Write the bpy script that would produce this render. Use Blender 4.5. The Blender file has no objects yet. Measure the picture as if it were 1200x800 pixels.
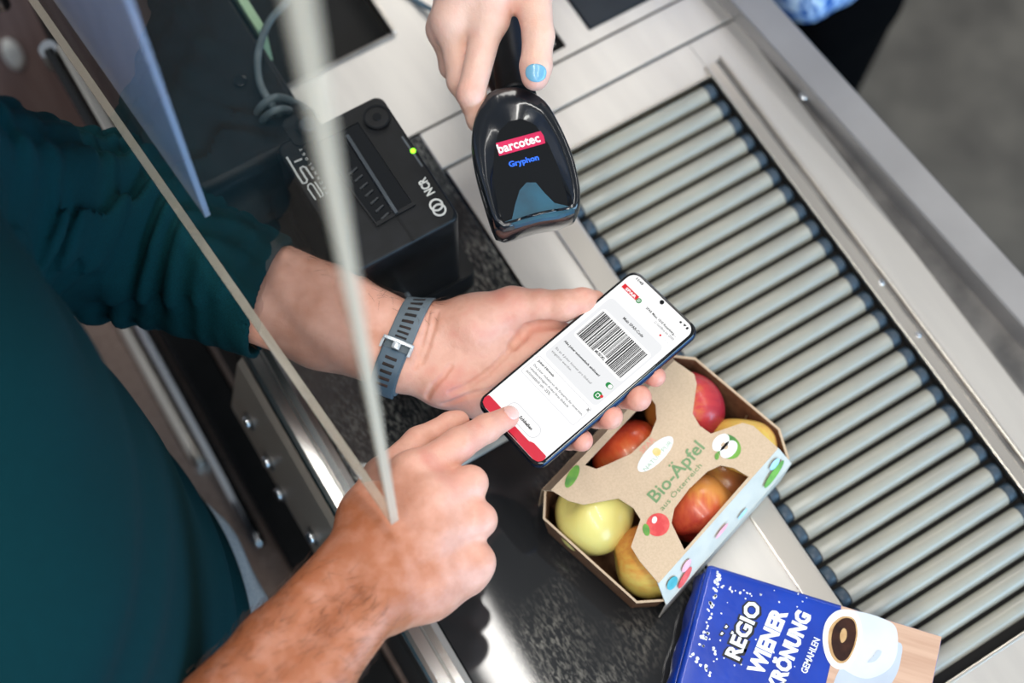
import bpy, bmesh, math, random
import numpy as np
from mathutils import Vector, Matrix

random.seed(7)
rng = np.random.default_rng(7)
SC = bpy.context.scene
COL = SC.collection
PI = math.pi

# ------------------------------------------------------------------ camera
# world: z = 0 is the counter top, X runs along the rollers, Y along the counter, floor at z = FLOOR
FLOOR = -0.85
A = np.array([[0.8545, -0.5187, 0.0279], [-0.4741, -0.8007, -0.3661], [0.2122, 0.2996, -0.9301]])
u_, s_, vt_ = np.linalg.svd(A); A = u_ @ vt_
C = np.array([-0.3947, -0.5116, 1.2269]); F = 1741.2
def at(x, y, h=0.0):
    """point of the room at height h above the counter that the photograph shows at pixel x, y"""
    d = A.T @ np.array([(x - 600) / F, (y - 400) / F, 1.0])
    return C + d * ((h - C[2]) / d[2])
cam_d = bpy.data.cameras.new('camera'); cam = bpy.data.objects.new('camera', cam_d); COL.objects.link(cam)
M = Matrix(((A[0, 0], -A[1, 0], -A[2, 0], C[0]), (A[0, 1], -A[1, 1], -A[2, 1], C[1]), (A[0, 2], -A[1, 2], -A[2, 2], C[2]), (0, 0, 0, 1)))
cam.matrix_world = M
cam_d.sensor_width = 36; cam_d.lens = F / 1200 * 36; cam_d.clip_start = 0.02; cam_d.clip_end = 40
cam_d.dof.use_dof = True; cam_d.dof.focus_distance = 1.13; cam_d.dof.aperture_fstop = 2.9
SC.camera = cam

# ------------------------------------------------------------------ world, lights, exposure
wd = bpy.data.worlds.new('world'); SC.world = wd; wd.use_nodes = True
wd.node_tree.nodes['Background'].inputs[0].default_value = (0.86, 0.93, 1.0, 1)
wd.node_tree.nodes['Background'].inputs[1].default_value = 0.3
def area(name, loc, rot, sx, sy, power, color=(1, 1, 1)):
    l = bpy.data.lights.new(name, 'AREA'); l.shape = 'RECTANGLE'; l.size = sx; l.size_y = sy
    l.energy = power; l.color = color
    o = bpy.data.objects.new(name, l); COL.objects.link(o); o.location = loc; o.rotation_euler = rot
    return o
area('ceiling_tube_lamp', (-0.045, -0.6, 2.2), (0, 0, 0), 0.085, 2.6, 24, (1, 0.97, 0.92))
area('ceiling_tube_lamp', (-0.95, -1.5, 2.2), (0, 0, 0), 0.14, 3.2, 44, (1, 0.97, 0.92))
area('ceiling_tube_lamp', (2.4, -0.6, 2.2), (0, 0, 0), 0.14, 3.2, 26, (1, 0.97, 0.92))
area('ceiling_light_panel', (2.1, 2.5, 2.3), (math.radians(-42), math.radians(34), 0), 1.5, 1.5, 60, (1, 0.96, 0.9))
area('shop_window', (1.0, -3.2, 0.75), (math.radians(82), 0, math.radians(14)), 3.6, 1.8, 165, (0.4, 0.7, 1.0))
vs = SC.view_settings
SC.display_settings.display_device = 'sRGB'
vs.view_transform = 'Standard'; vs.look = 'None'; vs.gamma = 1; vs.use_curve_mapping = False
vs.exposure = 0.0

# ------------------------------------------------------------------ materials
MATS = {}
def lin(c):
    return tuple((v / 255 / 12.92 if v <= 10 else ((v / 255 + 0.055) / 1.055) ** 2.4) for v in c)
def mat(name, rgb, rough=0.5, metal=0.0, noise=None, bump=None, coat=0.0, spec=0.5, emit=None, trans=0.0, sss=0.0, stretch=(1, 1, 1), ior=1.45):
    """rgb in 0..255 sRGB; noise=(scale, rgb2, amount); bump=(scale, strength)"""
    if name in MATS: return MATS[name]
    m = bpy.data.materials.new(name); m.use_nodes = True
    nt = m.node_tree; b = nt.nodes['Principled BSDF']
    col = (*lin(rgb), 1)
    b.inputs['Base Color'].default_value = col
    b.inputs['Roughness'].default_value = rough; b.inputs['Metallic'].default_value = metal
    b.inputs['Coat Weight'].default_value = coat; b.inputs['Coat Roughness'].default_value = 0.06
    b.inputs['Specular IOR Level'].default_value = spec; b.inputs['Transmission Weight'].default_value = trans
    b.inputs['IOR'].default_value = ior
    if sss:
        b.inputs['Subsurface Weight'].default_value = sss
        b.inputs['Subsurface Radius'].default_value = (0.008, 0.003, 0.0018); b.inputs['Subsurface Scale'].default_value = 1.0
    if emit:
        b.inputs['Emission Color'].default_value = (*lin(emit[0]), 1); b.inputs['Emission Strength'].default_value = emit[1]
    if noise or bump:
        tc = nt.nodes.new('ShaderNodeTexCoord'); mp = nt.nodes.new('ShaderNodeMapping')
        mp.inputs['Scale'].default_value = stretch
        nt.links.new(tc.outputs['Object'], mp.inputs['Vector'])
    if noise:
        n = nt.nodes.new('ShaderNodeTexNoise'); n.inputs['Scale'].default_value = noise[0]; n.inputs['Detail'].default_value = 5
        nt.links.new(mp.outputs[0], n.inputs['Vector'])
        r = nt.nodes.new('ShaderNodeValToRGB'); r.color_ramp.elements[0].position = 0.38; r.color_ramp.elements[1].position = 0.66
        c2 = tuple(a + (c - a) * noise[2] for a, c in zip(lin(rgb), lin(noise[1])))
        r.color_ramp.elements[0].color = col; r.color_ramp.elements[1].color = (*c2, 1)
        nt.links.new(n.outputs['Fac'], r.inputs['Fac']); nt.links.new(r.outputs['Color'], b.inputs['Base Color'])
    if bump:
        n2 = nt.nodes.new('ShaderNodeTexNoise'); n2.inputs['Scale'].default_value = bump[0]; n2.inputs['Detail'].default_value = 4
        nt.links.new(mp.outputs[0], n2.inputs['Vector'])
        bp = nt.nodes.new('ShaderNodeBump'); bp.inputs['Strength'].default_value = bump[1]; bp.inputs['Distance'].default_value = 0.001
        nt.links.new(n2.outputs['Fac'], bp.inputs['Height']); nt.links.new(bp.outputs[0], b.inputs['Normal'])
    MATS[name] = m
    return m

steel = mat('brushed_steel', (230, 226, 220), 0.38, 1.0, noise=(9, (220, 216, 211), 1.0), bump=(260, 0.03), stretch=(4, 0.5, 1))
steel_plain = mat('satin_steel_frame', (234, 227, 217), 0.3, 1.0, noise=(8, (224, 217, 207), 1.0), stretch=(1, 0.3, 1))
chrome = mat('chrome', (225, 228, 232), 0.08, 1.0, noise=(9, (205, 208, 214), 1.0))
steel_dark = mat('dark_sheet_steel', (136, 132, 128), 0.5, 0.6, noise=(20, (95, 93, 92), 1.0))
blackp = mat('black_plastic', (12, 14, 16), 0.42, noise=(60, (20, 22, 25), 1), bump=(900, 0.08), spec=0.3)
black_gloss = mat('gloss_black', (6, 7, 9), 0.06, coat=0.6, noise=(6, (10, 12, 15), 1))
black_void = mat('black_recess', (8, 8, 9), 0.8, noise=(10, (14, 13, 12), 1))
rubber = mat('black_rubber', (12, 13, 14), 0.7, noise=(50, (20, 20, 21), 1))
laminate = mat('brown_laminate', (150, 128, 116), 0.28, noise=(8, (128, 106, 96), 1.0), stretch=(20, 20, 0.6), coat=0.3)
roller_m = mat('roller_sleeve', (160, 158, 146), 0.25, noise=(25, (150, 149, 140), 1.0))
roller_cap = mat('roller_cap', (56, 72, 86), 0.4, noise=(30, (44, 58, 70), 1.0))
kraft = mat('kraft_card', (204, 180, 152), 0.6, noise=(700, (190, 166, 138), 0.7), bump=(500, 0.04), coat=0.15)
kraft_in = mat('kraft_inside', (120, 84, 56), 0.85, noise=(140, (96, 64, 42), 0.9))
white_print = mat('white_print', (236, 236, 232), 0.5, noise=(40, (226, 228, 228), 1))
green_ink = mat('green_ink', (106, 140, 96), 0.7, noise=(200, (122, 150, 108), 1))
floor_m = mat('grey_floor', (88, 82, 74), 0.7, noise=(9, (66, 61, 55), 1.0), bump=(60, 0.1))

def speckle_mat():
    m = bpy.data.materials.new('worn_black_plate'); m.use_nodes = True; nt = m.node_tree; b = nt.nodes['Principled BSDF']
    tc = nt.nodes.new('ShaderNodeTexCoord')
    def noise(scale, det, dist=0.0, st=(1, 1, 1)):
        mp = nt.nodes.new('ShaderNodeMapping'); mp.inputs['Scale'].default_value = st; mp.inputs['Rotation'].default_value = (0, 0, 0.5)
        nt.links.new(tc.outputs['Object'], mp.inputs['Vector'])
        n = nt.nodes.new('ShaderNodeTexNoise'); n.inputs['Scale'].default_value = scale; n.inputs['Detail'].default_value = det
        n.inputs['Distortion'].default_value = dist; nt.links.new(mp.outputs[0], n.inputs['Vector']); return n
    n1 = noise(420, 8, 0.6, (1, 0.35, 1)); n2 = noise(7, 2)
    r1 = nt.nodes.new('ShaderNodeValToRGB'); r1.color_ramp.elements[0].position = 0.46; r1.color_ramp.elements[1].position = 0.72
    r2 = nt.nodes.new('ShaderNodeValToRGB'); r2.color_ramp.elements[0].position = 0.42; r2.color_ramp.elements[1].position = 0.72
    nt.links.new(n1.outputs['Fac'], r1.inputs['Fac']); nt.links.new(n2.outputs['Fac'], r2.inputs['Fac'])
    mul = nt.nodes.new('ShaderNodeMath'); mul.operation = 'MULTIPLY'
    nt.links.new(r1.outputs['Color'], mul.inputs[0]); nt.links.new(r2.outputs['Color'], mul.inputs[1])
    mx = nt.nodes.new('ShaderNodeMix'); mx.data_type = 'RGBA'
    mx.inputs['A'].default_value = (*lin((17, 19, 22)), 1); mx.inputs['B'].default_value = (*lin((176, 170, 158)), 1)
    nt.links.new(mul.outputs[0], mx.inputs['Factor']); nt.links.new(mx.outputs['Result'], b.inputs['Base Color'])
    b.inputs['Roughness'].default_value = 0.6; b.inputs['Specular IOR Level'].default_value = 0.2; b.inputs['Coat Weight'].default_value = 0.9; b.inputs['Coat Roughness'].default_value = 0.045
    return m
plate_m = speckle_mat()

def acrylic(name, tint, body=0.0, body_rgb=(255, 255, 255), rough=0.0, ior=1.49):
    m = bpy.data.materials.new(name); m.use_nodes = True; nt = m.node_tree
    for n in list(nt.nodes):
        if n.type != 'OUTPUT_MATERIAL': nt.nodes.remove(n)
    out = [n for n in nt.nodes if n.type == 'OUTPUT_MATERIAL'][0]
    tr = nt.nodes.new('ShaderNodeBsdfTransparent'); tr.inputs[0].default_value = (*tint, 1)
    gl = nt.nodes.new('ShaderNodeBsdfGlossy'); gl.inputs['Roughness'].default_value = rough
    fr = nt.nodes.new('ShaderNodeFresnel'); fr.inputs[0].default_value = ior
    base = tr
    if body:
        df = nt.nodes.new('ShaderNodeBsdfDiffuse'); df.inputs[0].default_value = (*lin(body_rgb), 1)
        tl = nt.nodes.new('ShaderNodeBsdfTranslucent'); tl.inputs[0].default_value = (*lin(body_rgb), 1)
        md = nt.nodes.new('ShaderNodeMixShader'); md.inputs[0].default_value = 0.5
        nt.links.new(df.outputs[0], md.inputs[1]); nt.links.new(tl.outputs[0], md.inputs[2])
        mb = nt.nodes.new('ShaderNodeMixShader'); mb.inputs[0].default_value = body
        nt.links.new(tr.outputs[0], mb.inputs[1]); nt.links.new(md.outputs[0], mb.inputs[2]); base = mb
    mx = nt.nodes.new('ShaderNodeMixShader')
    ge = nt.nodes.new('ShaderNodeNewGeometry'); inv = nt.nodes.new('ShaderNodeMath'); inv.operation = 'SUBTRACT'; inv.inputs[0].default_value = 1.0
    nt.links.new(ge.outputs['Backfacing'], inv.inputs[1]); ml = nt.nodes.new('ShaderNodeMath'); ml.operation = 'MULTIPLY'
    nt.links.new(fr.outputs[0], ml.inputs[0]); nt.links.new(inv.outputs[0], ml.inputs[1])
    nt.links.new(ml.outputs[0], mx.inputs[0]); nt.links.new(base.outputs[0], mx.inputs[1]); nt.links.new(gl.outputs[0], mx.inputs[2])
    nt.links.new(mx.outputs[0], out.inputs['Surface'])
    return m
clear_m = acrylic('clear_acrylic', (0.97, 0.98, 0.98), 0.006, (235, 240, 245))
edge_m = acrylic('frosted_acrylic_edge', (0.9, 0.9, 0.88), 0.8, (246, 234, 216), 0.25)
blue_m = acrylic('blue_reflection_acrylic', (0.5, 0.62, 0.85), 0.93, (214, 228, 250), 0.12)  # blue reflection in the pane, painted as its body colour

# ------------------------------------------------------------------ mesh helpers
def tag(o, label, cat, group=None, kind=None):
    if label: o['label'] = label
    if cat: o['category'] = cat
    if group: o['group'] = group
    if kind: o['kind'] = kind
    return o
def thing(name, label, cat, loc=(0, 0, 0), mat4=None, group=None):
    o = bpy.data.objects.new(name, None); COL.objects.link(o); o.empty_display_size = 0.02
    o.location = loc
    if mat4 is not None: o.matrix_world = mat4
    return tag(o, label, cat, group)
def mesh_obj(name, me, m, parent=None, loc=None, rot=None, smooth=None):
    o = bpy.data.objects.new(name, me); COL.objects.link(o)
    if m is not None:
        me.materials.clear(); me.materials.append(m)
    if parent is not None: o.parent = parent
    if loc is not None: o.location = loc
    if rot is not None: o.rotation_euler = rot
    if smooth is not None:
        for p in me.polygons: p.use_smooth = smooth
    return o
def from_bm(bm, name='mesh'):
    me = bpy.data.meshes.new(name); bm.normal_update(); bm.to_mesh(me); bm.free(); return me
def box_me(x0, x1, y0, y1, z0, z1, bev=0.0, seg=2):
    bm = bmesh.new(); bmesh.ops.create_cube(bm, size=1)
    for v in bm.verts:
        v.co = ((x0 + x1) / 2 + v.co.x * (x1 - x0), (y0 + y1) / 2 + v.co.y * (y1 - y0), (z0 + z1) / 2 + v.co.z * (z1 - z0))
    if bev: bmesh.ops.bevel(bm, geom=list(bm.edges), offset=bev, segments=seg, affect='EDGES', profile=0.5)
    return from_bm(bm)
def box(name, x0, x1, y0, y1, z0, z1, m, parent=None, bev=0.0008, seg=2):
    return mesh_obj(name, box_me(x0, x1, y0, y1, z0, z1, bev, seg), m, parent)
def cyl_me(r, length, axis='Z', n=24, bev=0.0, r2=None):
    bm = bmesh.new(); bmesh.ops.create_cone(bm, cap_ends=True, segments=n, radius1=r, radius2=r if r2 is None else r2, depth=length)
    if bev:
        ed = [e for e in bm.edges if len(e.link_faces) == 2 and any(len(f.verts) > 4 for f in e.link_faces)]
        bmesh.ops.bevel(bm, geom=ed, offset=bev, segments=2, affect='EDGES', profile=0.5)
    if axis == 'X': bmesh.ops.rotate(bm, verts=bm.verts, matrix=Matrix.Rotation(PI / 2, 3, 'Y'))
    if axis == 'Y': bmesh.ops.rotate(bm, verts=bm.verts, matrix=Matrix.Rotation(PI / 2, 3, 'X'))
    me = from_bm(bm)
    for p in me.polygons: p.use_smooth = len(p.vertices) <= 4
    return me
def rings_me(rings, cap0=True, cap1=True, smooth=True, closed=True):
    """loft a list of equally long point rings"""
    n = len(rings[0]); V = [tuple(p) for r in rings for p in r]; Fc = []
    for i in range(len(rings) - 1):
        for j in range(n if closed else n - 1):
            k = (j + 1) % n
            Fc.append((i * n + j, i * n + k, (i + 1) * n + k, (i + 1) * n + j))
    if cap0: Fc.append(tuple(reversed(range(n))))
    if cap1: Fc.append(tuple(range((len(rings) - 1) * n, len(rings) * n)))
    me = bpy.data.meshes.new('loft'); me.from_pydata(V, [], Fc); me.update()
    bm = bmesh.new(); bm.from_mesh(me); bmesh.ops.recalc_face_normals(bm, faces=bm.faces); bm.to_mesh(me); bm.free()
    for p in me.polygons: p.use_smooth = smooth and len(p.vertices) <= 4
    return me
def catmull(pts, sub=8):
    P = [np.array(p, float) for p in pts]; P = [2 * P[0] - P[1]] + P + [2 * P[-1] - P[-2]]; out = []
    for i in range(1, len(P) - 2):
        for t in np.linspace(0, 1, sub, endpoint=False):
            a, b, c, d = P[i - 1], P[i], P[i + 1], P[i + 2]
            out.append(0.5 * ((2 * b) + (c - a) * t + (2 * a - 5 * b + 4 * c - d) * t * t + (3 * b - a - 3 * c + d) * t ** 3))
    out.append(P[-2]); return out
def closed_curve(pts, sub=6):
    P = [np.array(p, float) for p in pts]; n = len(P); out = []
    for i in range(n):
        a, b, c, d = P[(i - 1) % n], P[i], P[(i + 1) % n], P[(i + 2) % n]
        for t in np.linspace(0, 1, sub, endpoint=False):
            out.append(0.5 * ((2 * b) + (c - a) * t + (2 * a - 5 * b + 4 * c - d) * t * t + (3 * b - a - 3 * c + d) * t ** 3))
    return out
def tube_me(path, r, n=12, sub=8):
    P = catmull(path, sub) if sub else [np.array(p, float) for p in path]
    rs = r if callable(r) else (lambda t: r); rings = []; up = np.array([0, 0, 1.0])
    for i, p in enumerate(P):
        d = P[min(i + 1, len(P) - 1)] - P[max(i - 1, 0)]; d /= np.linalg.norm(d) + 1e-12
        if abs(d @ up) > 0.95: up = np.array([1.0, 0, 0])
        s = np.cross(d, up); s /= np.linalg.norm(s); w = np.cross(s, d); up = w
        rr = rs(i / (len(P) - 1))
        rings.append([p + rr * (math.cos(a) * s + math.sin(a) * w) for a in np.linspace(0, 2 * PI, n, endpoint=False)])
    return rings_me(rings)
def to_mesh(ob):
    COL.objects.link(ob); bpy.context.view_layer.update()
    me = bpy.data.meshes.new_from_object(ob.evaluated_get(bpy.context.evaluated_depsgraph_get()))
    bpy.data.objects.remove(ob); return me
def flat_me(loops, z0, z1):
    """filled plane figure with holes, from z0 to z1"""
    cu = bpy.data.curves.new('flat', 'CURVE'); cu.dimensions = '2D'; cu.fill_mode = 'BOTH'; cu.extrude = abs(z1 - z0) / 2
    for lp in loops:
        sp = cu.splines.new('POLY'); sp.points.add(len(lp) - 1); sp.use_cyclic_u = True
        for q, p in zip(sp.points, lp): q.co = (p[0], p[1], 0, 1)
    me = to_mesh(bpy.data.objects.new('flat', cu))
    me.transform(Matrix.Translation((0, 0, (z0 + z1) / 2))); return me
def flat(name, loops, z0, z1, m, parent=None):
    return mesh_obj(name, flat_me(loops, z0, z1), m, parent)
def text(name, s, size, loc, m, parent, rotz=0.0, align='LEFT', bold=0.0, shear=0.0, thick=0.00008, fit=None, spacing=1.0, fith=None):
    cu = bpy.data.curves.new('text', 'FONT'); cu.body = s; cu.size = size; cu.extrude = thick; cu.offset = bold * size
    cu.align_x = align; cu.shear = shear; cu.space_character = spacing; cu.resolution_u = 2
    me = to_mesh(bpy.data.objects.new('text', cu))
    xs = [v.co.x for v in me.vertices]; ys = [v.co.y for v in me.vertices]
    if fit and xs:
        sx = fit / (max(xs) - min(xs)); sy = fith / (max(ys) - min(ys)) if fith else 1
        me.transform(Matrix.Diagonal((sx, sy, 1, 1)))
    return mesh_obj(name, me, m, parent, loc, (0, 0, rotz))
def circle(cx, cy, r, n=24, ry=None, rot=0.0):
    ry = r if ry is None else ry; c, s = math.cos(rot), math.sin(rot)
    return [(cx + r * math.cos(a) * c - ry * math.sin(a) * s, cy + r * math.cos(a) * s + ry * math.sin(a) * c) for a in np.linspace(0, 2 * PI, n, endpoint=False)]
def rrect(x0, x1, y0, y1, r, n=6):
    out = []
    for cx, cy, a0 in ((x1 - r, y1 - r, 0), (x0 + r, y1 - r, PI / 2), (x0 + r, y0 + r, PI), (x1 - r, y0 + r, 1.5 * PI)):
        out += [(cx + r * math.cos(a0 + k * PI / 2 / n), cy + r * math.sin(a0 + k * PI / 2 / n)) for k in range(n + 1)]
    return out

# ------------------------------------------------------------------ signed distance modelling (bodies, cloth)
def cone_d(P, a, b, ra, rb):
    a = np.asarray(a, np.float32); b = np.asarray(b, np.float32); ba = b - a
    pa = P - a; t = np.clip((pa @ ba) / max(float(ba @ ba), 1e-12), 0, 1)
    return np.linalg.norm(pa - t[..., None] * ba, axis=-1) - (ra + (rb - ra) * t)
def smin(a, b, k):
    h = np.clip(0.5 + 0.5 * (b - a) / k, 0, 1); return b + (a - b) * h - k * h * (1 - h)
def smax(a, b, k): return -smin(-a, -b, k)
def chain_d(P, pts, rad, k=0.004):
    d = None
    for i in range(len(pts) - 1):
        e = cone_d(P, pts[i], pts[i + 1], rad[i], rad[i + 1]); d = e if d is None else smin(d, e, k)
    return d
def surface(fn, lo, hi, s):
    lo = np.array(lo, np.float32); n = np.ceil((np.array(hi) - lo) / s).astype(int) + 1
    # evaluate in slabs; skip blocks far away from the surface
    G = np.full(n, 1.0, np.float32); B = 8
    ax = [np.arange(0, n[i], B) for i in range(3)]
    cc = np.stack(np.meshgrid(*ax, indexing='ij'), -1).reshape(-1, 3)
    ctr = lo + (cc + B / 2) * s; dc = fn(ctr.astype(np.float32))
    sel = np.abs(dc) < B * s * 1.15 + 0.006
    G_blocks = {}
    for c0, d0 in zip(cc[~sel], dc[~sel]):
        if d0 < 0: G[c0[0]:c0[0] + B, c0[1]:c0[1] + B, c0[2]:c0[2] + B] = d0
    off = np.stack(np.meshgrid(*[np.arange(B)] * 3, indexing='ij'), -1).reshape(-1, 3)
    bl = cc[sel]
    for i in range(0, len(bl), 400):
        ii = (bl[i:i + 400, None, :] + off[None]).reshape(-1, 3)
        ok = (ii < n).all(1); ii = ii[ok]
        G[ii[:, 0], ii[:, 1], ii[:, 2]] = fn((lo + ii * s).astype(np.float32))
    S = G < 0
    cs = S[:-1, :-1, :-1].astype(np.int8)
    tot = np.zeros(np.array(n) - 1, np.int8)
    for dx in (0, 1):
        for dy in (0, 1):
            for dz in (0, 1):
                tot += S[dx:n[0] - 1 + dx, dy:n[1] - 1 + dy, dz:n[2] - 1 + dz]
    cell = np.argwhere((tot > 0) & (tot < 8)); idx = np.full(tot.shape, -1, np.int64); idx[tuple(cell.T)] = np.arange(len(cell))
    acc = np.zeros((len(cell), 3)); cnt = np.zeros(len(cell))
    corners = [(x, y, z) for x in (0, 1) for y in (0, 1) for z in (0, 1)]
    for c0 in corners:
        for axn in range(3):
            if c0[axn]: continue
            c1 = list(c0); c1[axn] = 1
            v0 = G[cell[:, 0] + c0[0], cell[:, 1] + c0[1], cell[:, 2] + c0[2]]
            v1 = G[cell[:, 0] + c1[0], cell[:, 1] + c1[1], cell[:, 2] + c1[2]]
            m = (v0 < 0) != (v1 < 0); t = np.where(m, v0 / np.where(m, v0 - v1, 1), 0)
            p = np.array(c0, float)[None] + t[:, None] * np.eye(3)[axn][None]
            acc[m] += p[m]; cnt[m] += 1
    V = lo + (cell + acc / cnt[:, None]) * s
    quads = []
    for axn in range(3):
        a1, a2 = (axn + 1) % 3, (axn + 2) % 3
        sl0 = [slice(None)] * 3; sl1 = [slice(None)] * 3; sl0[axn] = slice(0, -1); sl1[axn] = slice(1, None)
        ch = np.argwhere(S[tuple(sl0)] != S[tuple(sl1)])
        ch = ch[(ch[:, a1] > 0) & (ch[:, a2] > 0) & (ch[:, a1] < n[a1] - 1) & (ch[:, a2] < n[a2] - 1)]
        inside = S[tuple(ch.T)]
        e1 = np.eye(3, dtype=int)[a1]; e2 = np.eye(3, dtype=int)[a2]
        q = np.stack([idx[tuple((ch - e1 - e2).T)], idx[tuple((ch - e2).T)], idx[tuple(ch.T)], idx[tuple((ch - e1).T)]], 1)
        q[~inside] = q[~inside][:, ::-1]; quads.append(q)
    Q = np.concatenate(quads); Q = Q[(Q >= 0).all(1)]
    return V, Q
def np_mesh(V, Q, attr=None):
    me = bpy.data.meshes.new('surface'); me.vertices.add(len(V)); me.vertices.foreach_set('co', np.asarray(V, np.float32).ravel())
    me.loops.add(len(Q) * 4); me.loops.foreach_set('vertex_index', Q.astype(np.int32).ravel())
    me.polygons.add(len(Q)); me.polygons.foreach_set('loop_start', np.arange(0, len(Q) * 4, 4, dtype=np.int32))
    me.update(); me.validate()
    me.polygons.foreach_set('use_smooth', np.ones(len(me.polygons), bool))
    if attr is not None:
        a = me.attributes.new('tone', 'FLOAT', 'POINT'); a.data.foreach_set('value', np.asarray(attr, np.float32))
    me.update(); return me
def bounds(pts, r):
    P = np.array(pts); return P.min(0) - r, P.max(0) + r

# ------------------------------------------------------------------ setting: floor
bm = bmesh.new(); bmesh.ops.create_grid(bm, x_segments=2, y_segments=2, size=4)
fl = mesh_obj('floor', from_bm(bm), floor_m, None, (0.3, 0, FLOOR)); tag(fl, 'grey mottled shop floor', 'floor', kind='structure')
mat_o = box('floor_mat', 1.42, 2.2, 0.02, 0.9, FLOOR, FLOOR + 0.012, rubber, None, 0.004)
tag(mat_o, 'black mat lying on the grey floor at the far corner', 'mat')

# ------------------------------------------------------------------ checkout counter
ctr = thing('checkout_counter', 'brushed steel checkout counter with black scanner plate and laminate base', 'counter', (0, 0, FLOOR))
ctr_in = Vector((0, 0, -FLOOR))
def cbox(name, x0, x1, y0, y1, z0, z1, m, bev=0.0008):
    o = box(name, x0, x1, y0, y1, z0, z1, m, ctr, bev); o.location = ctr_in; return o
def cpart(name, me, m):
    o = mesh_obj(name, me, m, ctr, ctr_in); return o
YN, YF = -0.95, 0.46
# steel sheet behind and beside the roller bed
cbox('steel_sheet', -0.0785, 0.0, -0.95, 0.061, -0.004, 0, steel)            # between plate and rollers (rail sits on it)
cbox('steel_sheet', 0.0, 0.1925, 0.0215, 0.061, -0.004, 0, steel)
cbox('steel_sheet', 0.1925, 0.249, -0.95, 0.061, -0.004, 0, steel)
cbox('steel_sheet', 0.0, 0.1925, -0.95, -0.556, -0.004, 0, steel)
cbox('steel_sheet', -0.0815, 0.249, 0.0635, 0.1062, -0.004, 0.0006, steel)
# rear sheet with the openings
def hole(x0, x1, y0, y1): return [(x0, y0), (x1, y0), (x1, y1), (x0, y1)]
cpart('steel_sheet', flat_me([hole(-0.31, 0.249, 0.1085, YF), hole(-0.19, -0.049, 0.2145, 0.37), hole(0.02, 0.089, 0.118, 0.2), hole(0.117, 0.232, 0.1215, 0.4)], -0.004, 0.0006), steel)
# cash well: recessed dark bin with a raised lip
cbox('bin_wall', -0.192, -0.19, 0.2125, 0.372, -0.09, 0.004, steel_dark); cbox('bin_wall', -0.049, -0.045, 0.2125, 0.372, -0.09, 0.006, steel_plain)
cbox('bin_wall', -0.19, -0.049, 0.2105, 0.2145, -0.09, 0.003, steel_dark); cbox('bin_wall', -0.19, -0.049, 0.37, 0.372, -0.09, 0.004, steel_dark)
cbox('bin_floor', -0.19, -0.049, 0.2145, 0.37, -0.09, -0.087, black_void)
# framed tray under the thumb of the cashier, and the black pad beside it
cbox('tray_frame', 0.02, 0.089, 0.118, 0.2, -0.012, -0.006, black_void); cbox('tray_plate', 0.02, 0.0815, 0.1255, 0.195, -0.006, 0.0012, steel_plain, 0.002)
cbox('key_pad', 0.1185, 0.2305, 0.123, 0.3985, -0.012, 0.0015, mat('blue_black_pad', (20, 28, 36), 0.4, noise=(40, (26, 34, 42), 1)), 0.002)
cbox('seam_gap', -0.31, 0.249, 0.1062, 0.1085, -0.012, -0.004, black_void)
cbox('seam_gap', -0.0815, 0.249, 0.061, 0.0635, -0.012, -0.004, steel_dark)
cbox('carcass', -0.33, 0.262, -0.95, YF, -0.30, -0.012, black_void, 0.002)
# black worn scanner plate and its steel nosing
cbox('scanner_plate', -0.2965, -0.0812, -0.95, 0.1062, -0.006, -0.0004, plate_m, 0.0006)
cbox('plate_bar', -0.262, -0.158, -0.1935, -0.1872, -0.0004, 0.004, mat('pale_grey_plastic', (176, 184, 186), 0.4, noise=(30, (160, 170, 172), 1)), 0.0018)
prof = [(-0.2975, -0.008), (-0.2975, 0.0005), (-0.303, 0.0015), (-0.309, 0.0005), (-0.3105, -0.0012), (-0.312, 0.0006), (-0.321, 0.0012), (-0.3245, 0.0002), (-0.3265, -0.003), (-0.327, -0.01), (-0.322, -0.014), (-0.31, -0.014)]
cpart('nosing', rings_me([[(x, y, z) for x, z in prof] for y in (-0.95, -0.004)], smooth=False), mat('polished_steel', (232, 230, 226), 0.27, 1.0, noise=(12, (205, 203, 200), 1), stretch=(1, 0.2, 1)))
cpart('front_panel', rings_me([[(-0.3275, y, -0.006), (-0.3325, y, -0.012), (-0.3525, y, -0.098), (-0.3525, y, -0.112), (-0.3495, y, -0.112), (-0.3495, y, -0.098), (-0.3295, y, -0.012), (-0.3255, y, -0.008)] for y in (-0.265, -0.006)], smooth=False), mat('satin_grey_panel', (178, 168, 156), 0.45, 0.35, noise=(10, (166, 156, 146), 1)))
fn_ = np.array([-0.0860, 0, 0.02]); fn_ /= np.linalg.norm(fn_); fp_ = np.array([-0.3525, 0, -0.098])
for px, py in ((293, 493), (316, 540), (330, 577), (368, 628)):
    d_ = np.array(at(px, py, -0.1)) - C; hit_ = C + d_ * (((fp_ - C) @ fn_) / (d_ @ fn_))
    b = cpart('bolt', cyl_me(0.0062, 0.006, 'X', 12, 0.0015), chrome); b.location = ctr_in + Vector(hit_ + fn_ * 0.003)
    b.rotation_euler = (0, math.radians(13), 0)
    w = mesh_obj('washer', cyl_me(0.0095, 0.0015, 'X', 16), steel_dark, b, (0.0027, 0, 0))
# stepped laminate base with rubber strip
cbox('rubber_strip', -0.374, -0.334, YN, 0.44, -0.42, -0.335, rubber, 0.004)
cbox('base_ledge', -0.5, -0.374, YN, 0.44, -0.5, -0.43, laminate, 0.003)
cbox('base_panel', -0.46, 0.26, YN, 0.44, FLOOR + 0.002, -0.5, laminate, 0.003)
cbox('base_panel', -0.334, 0.26, YN, 0.44, -0.5, -0.30, laminate, 0.003)
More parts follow.
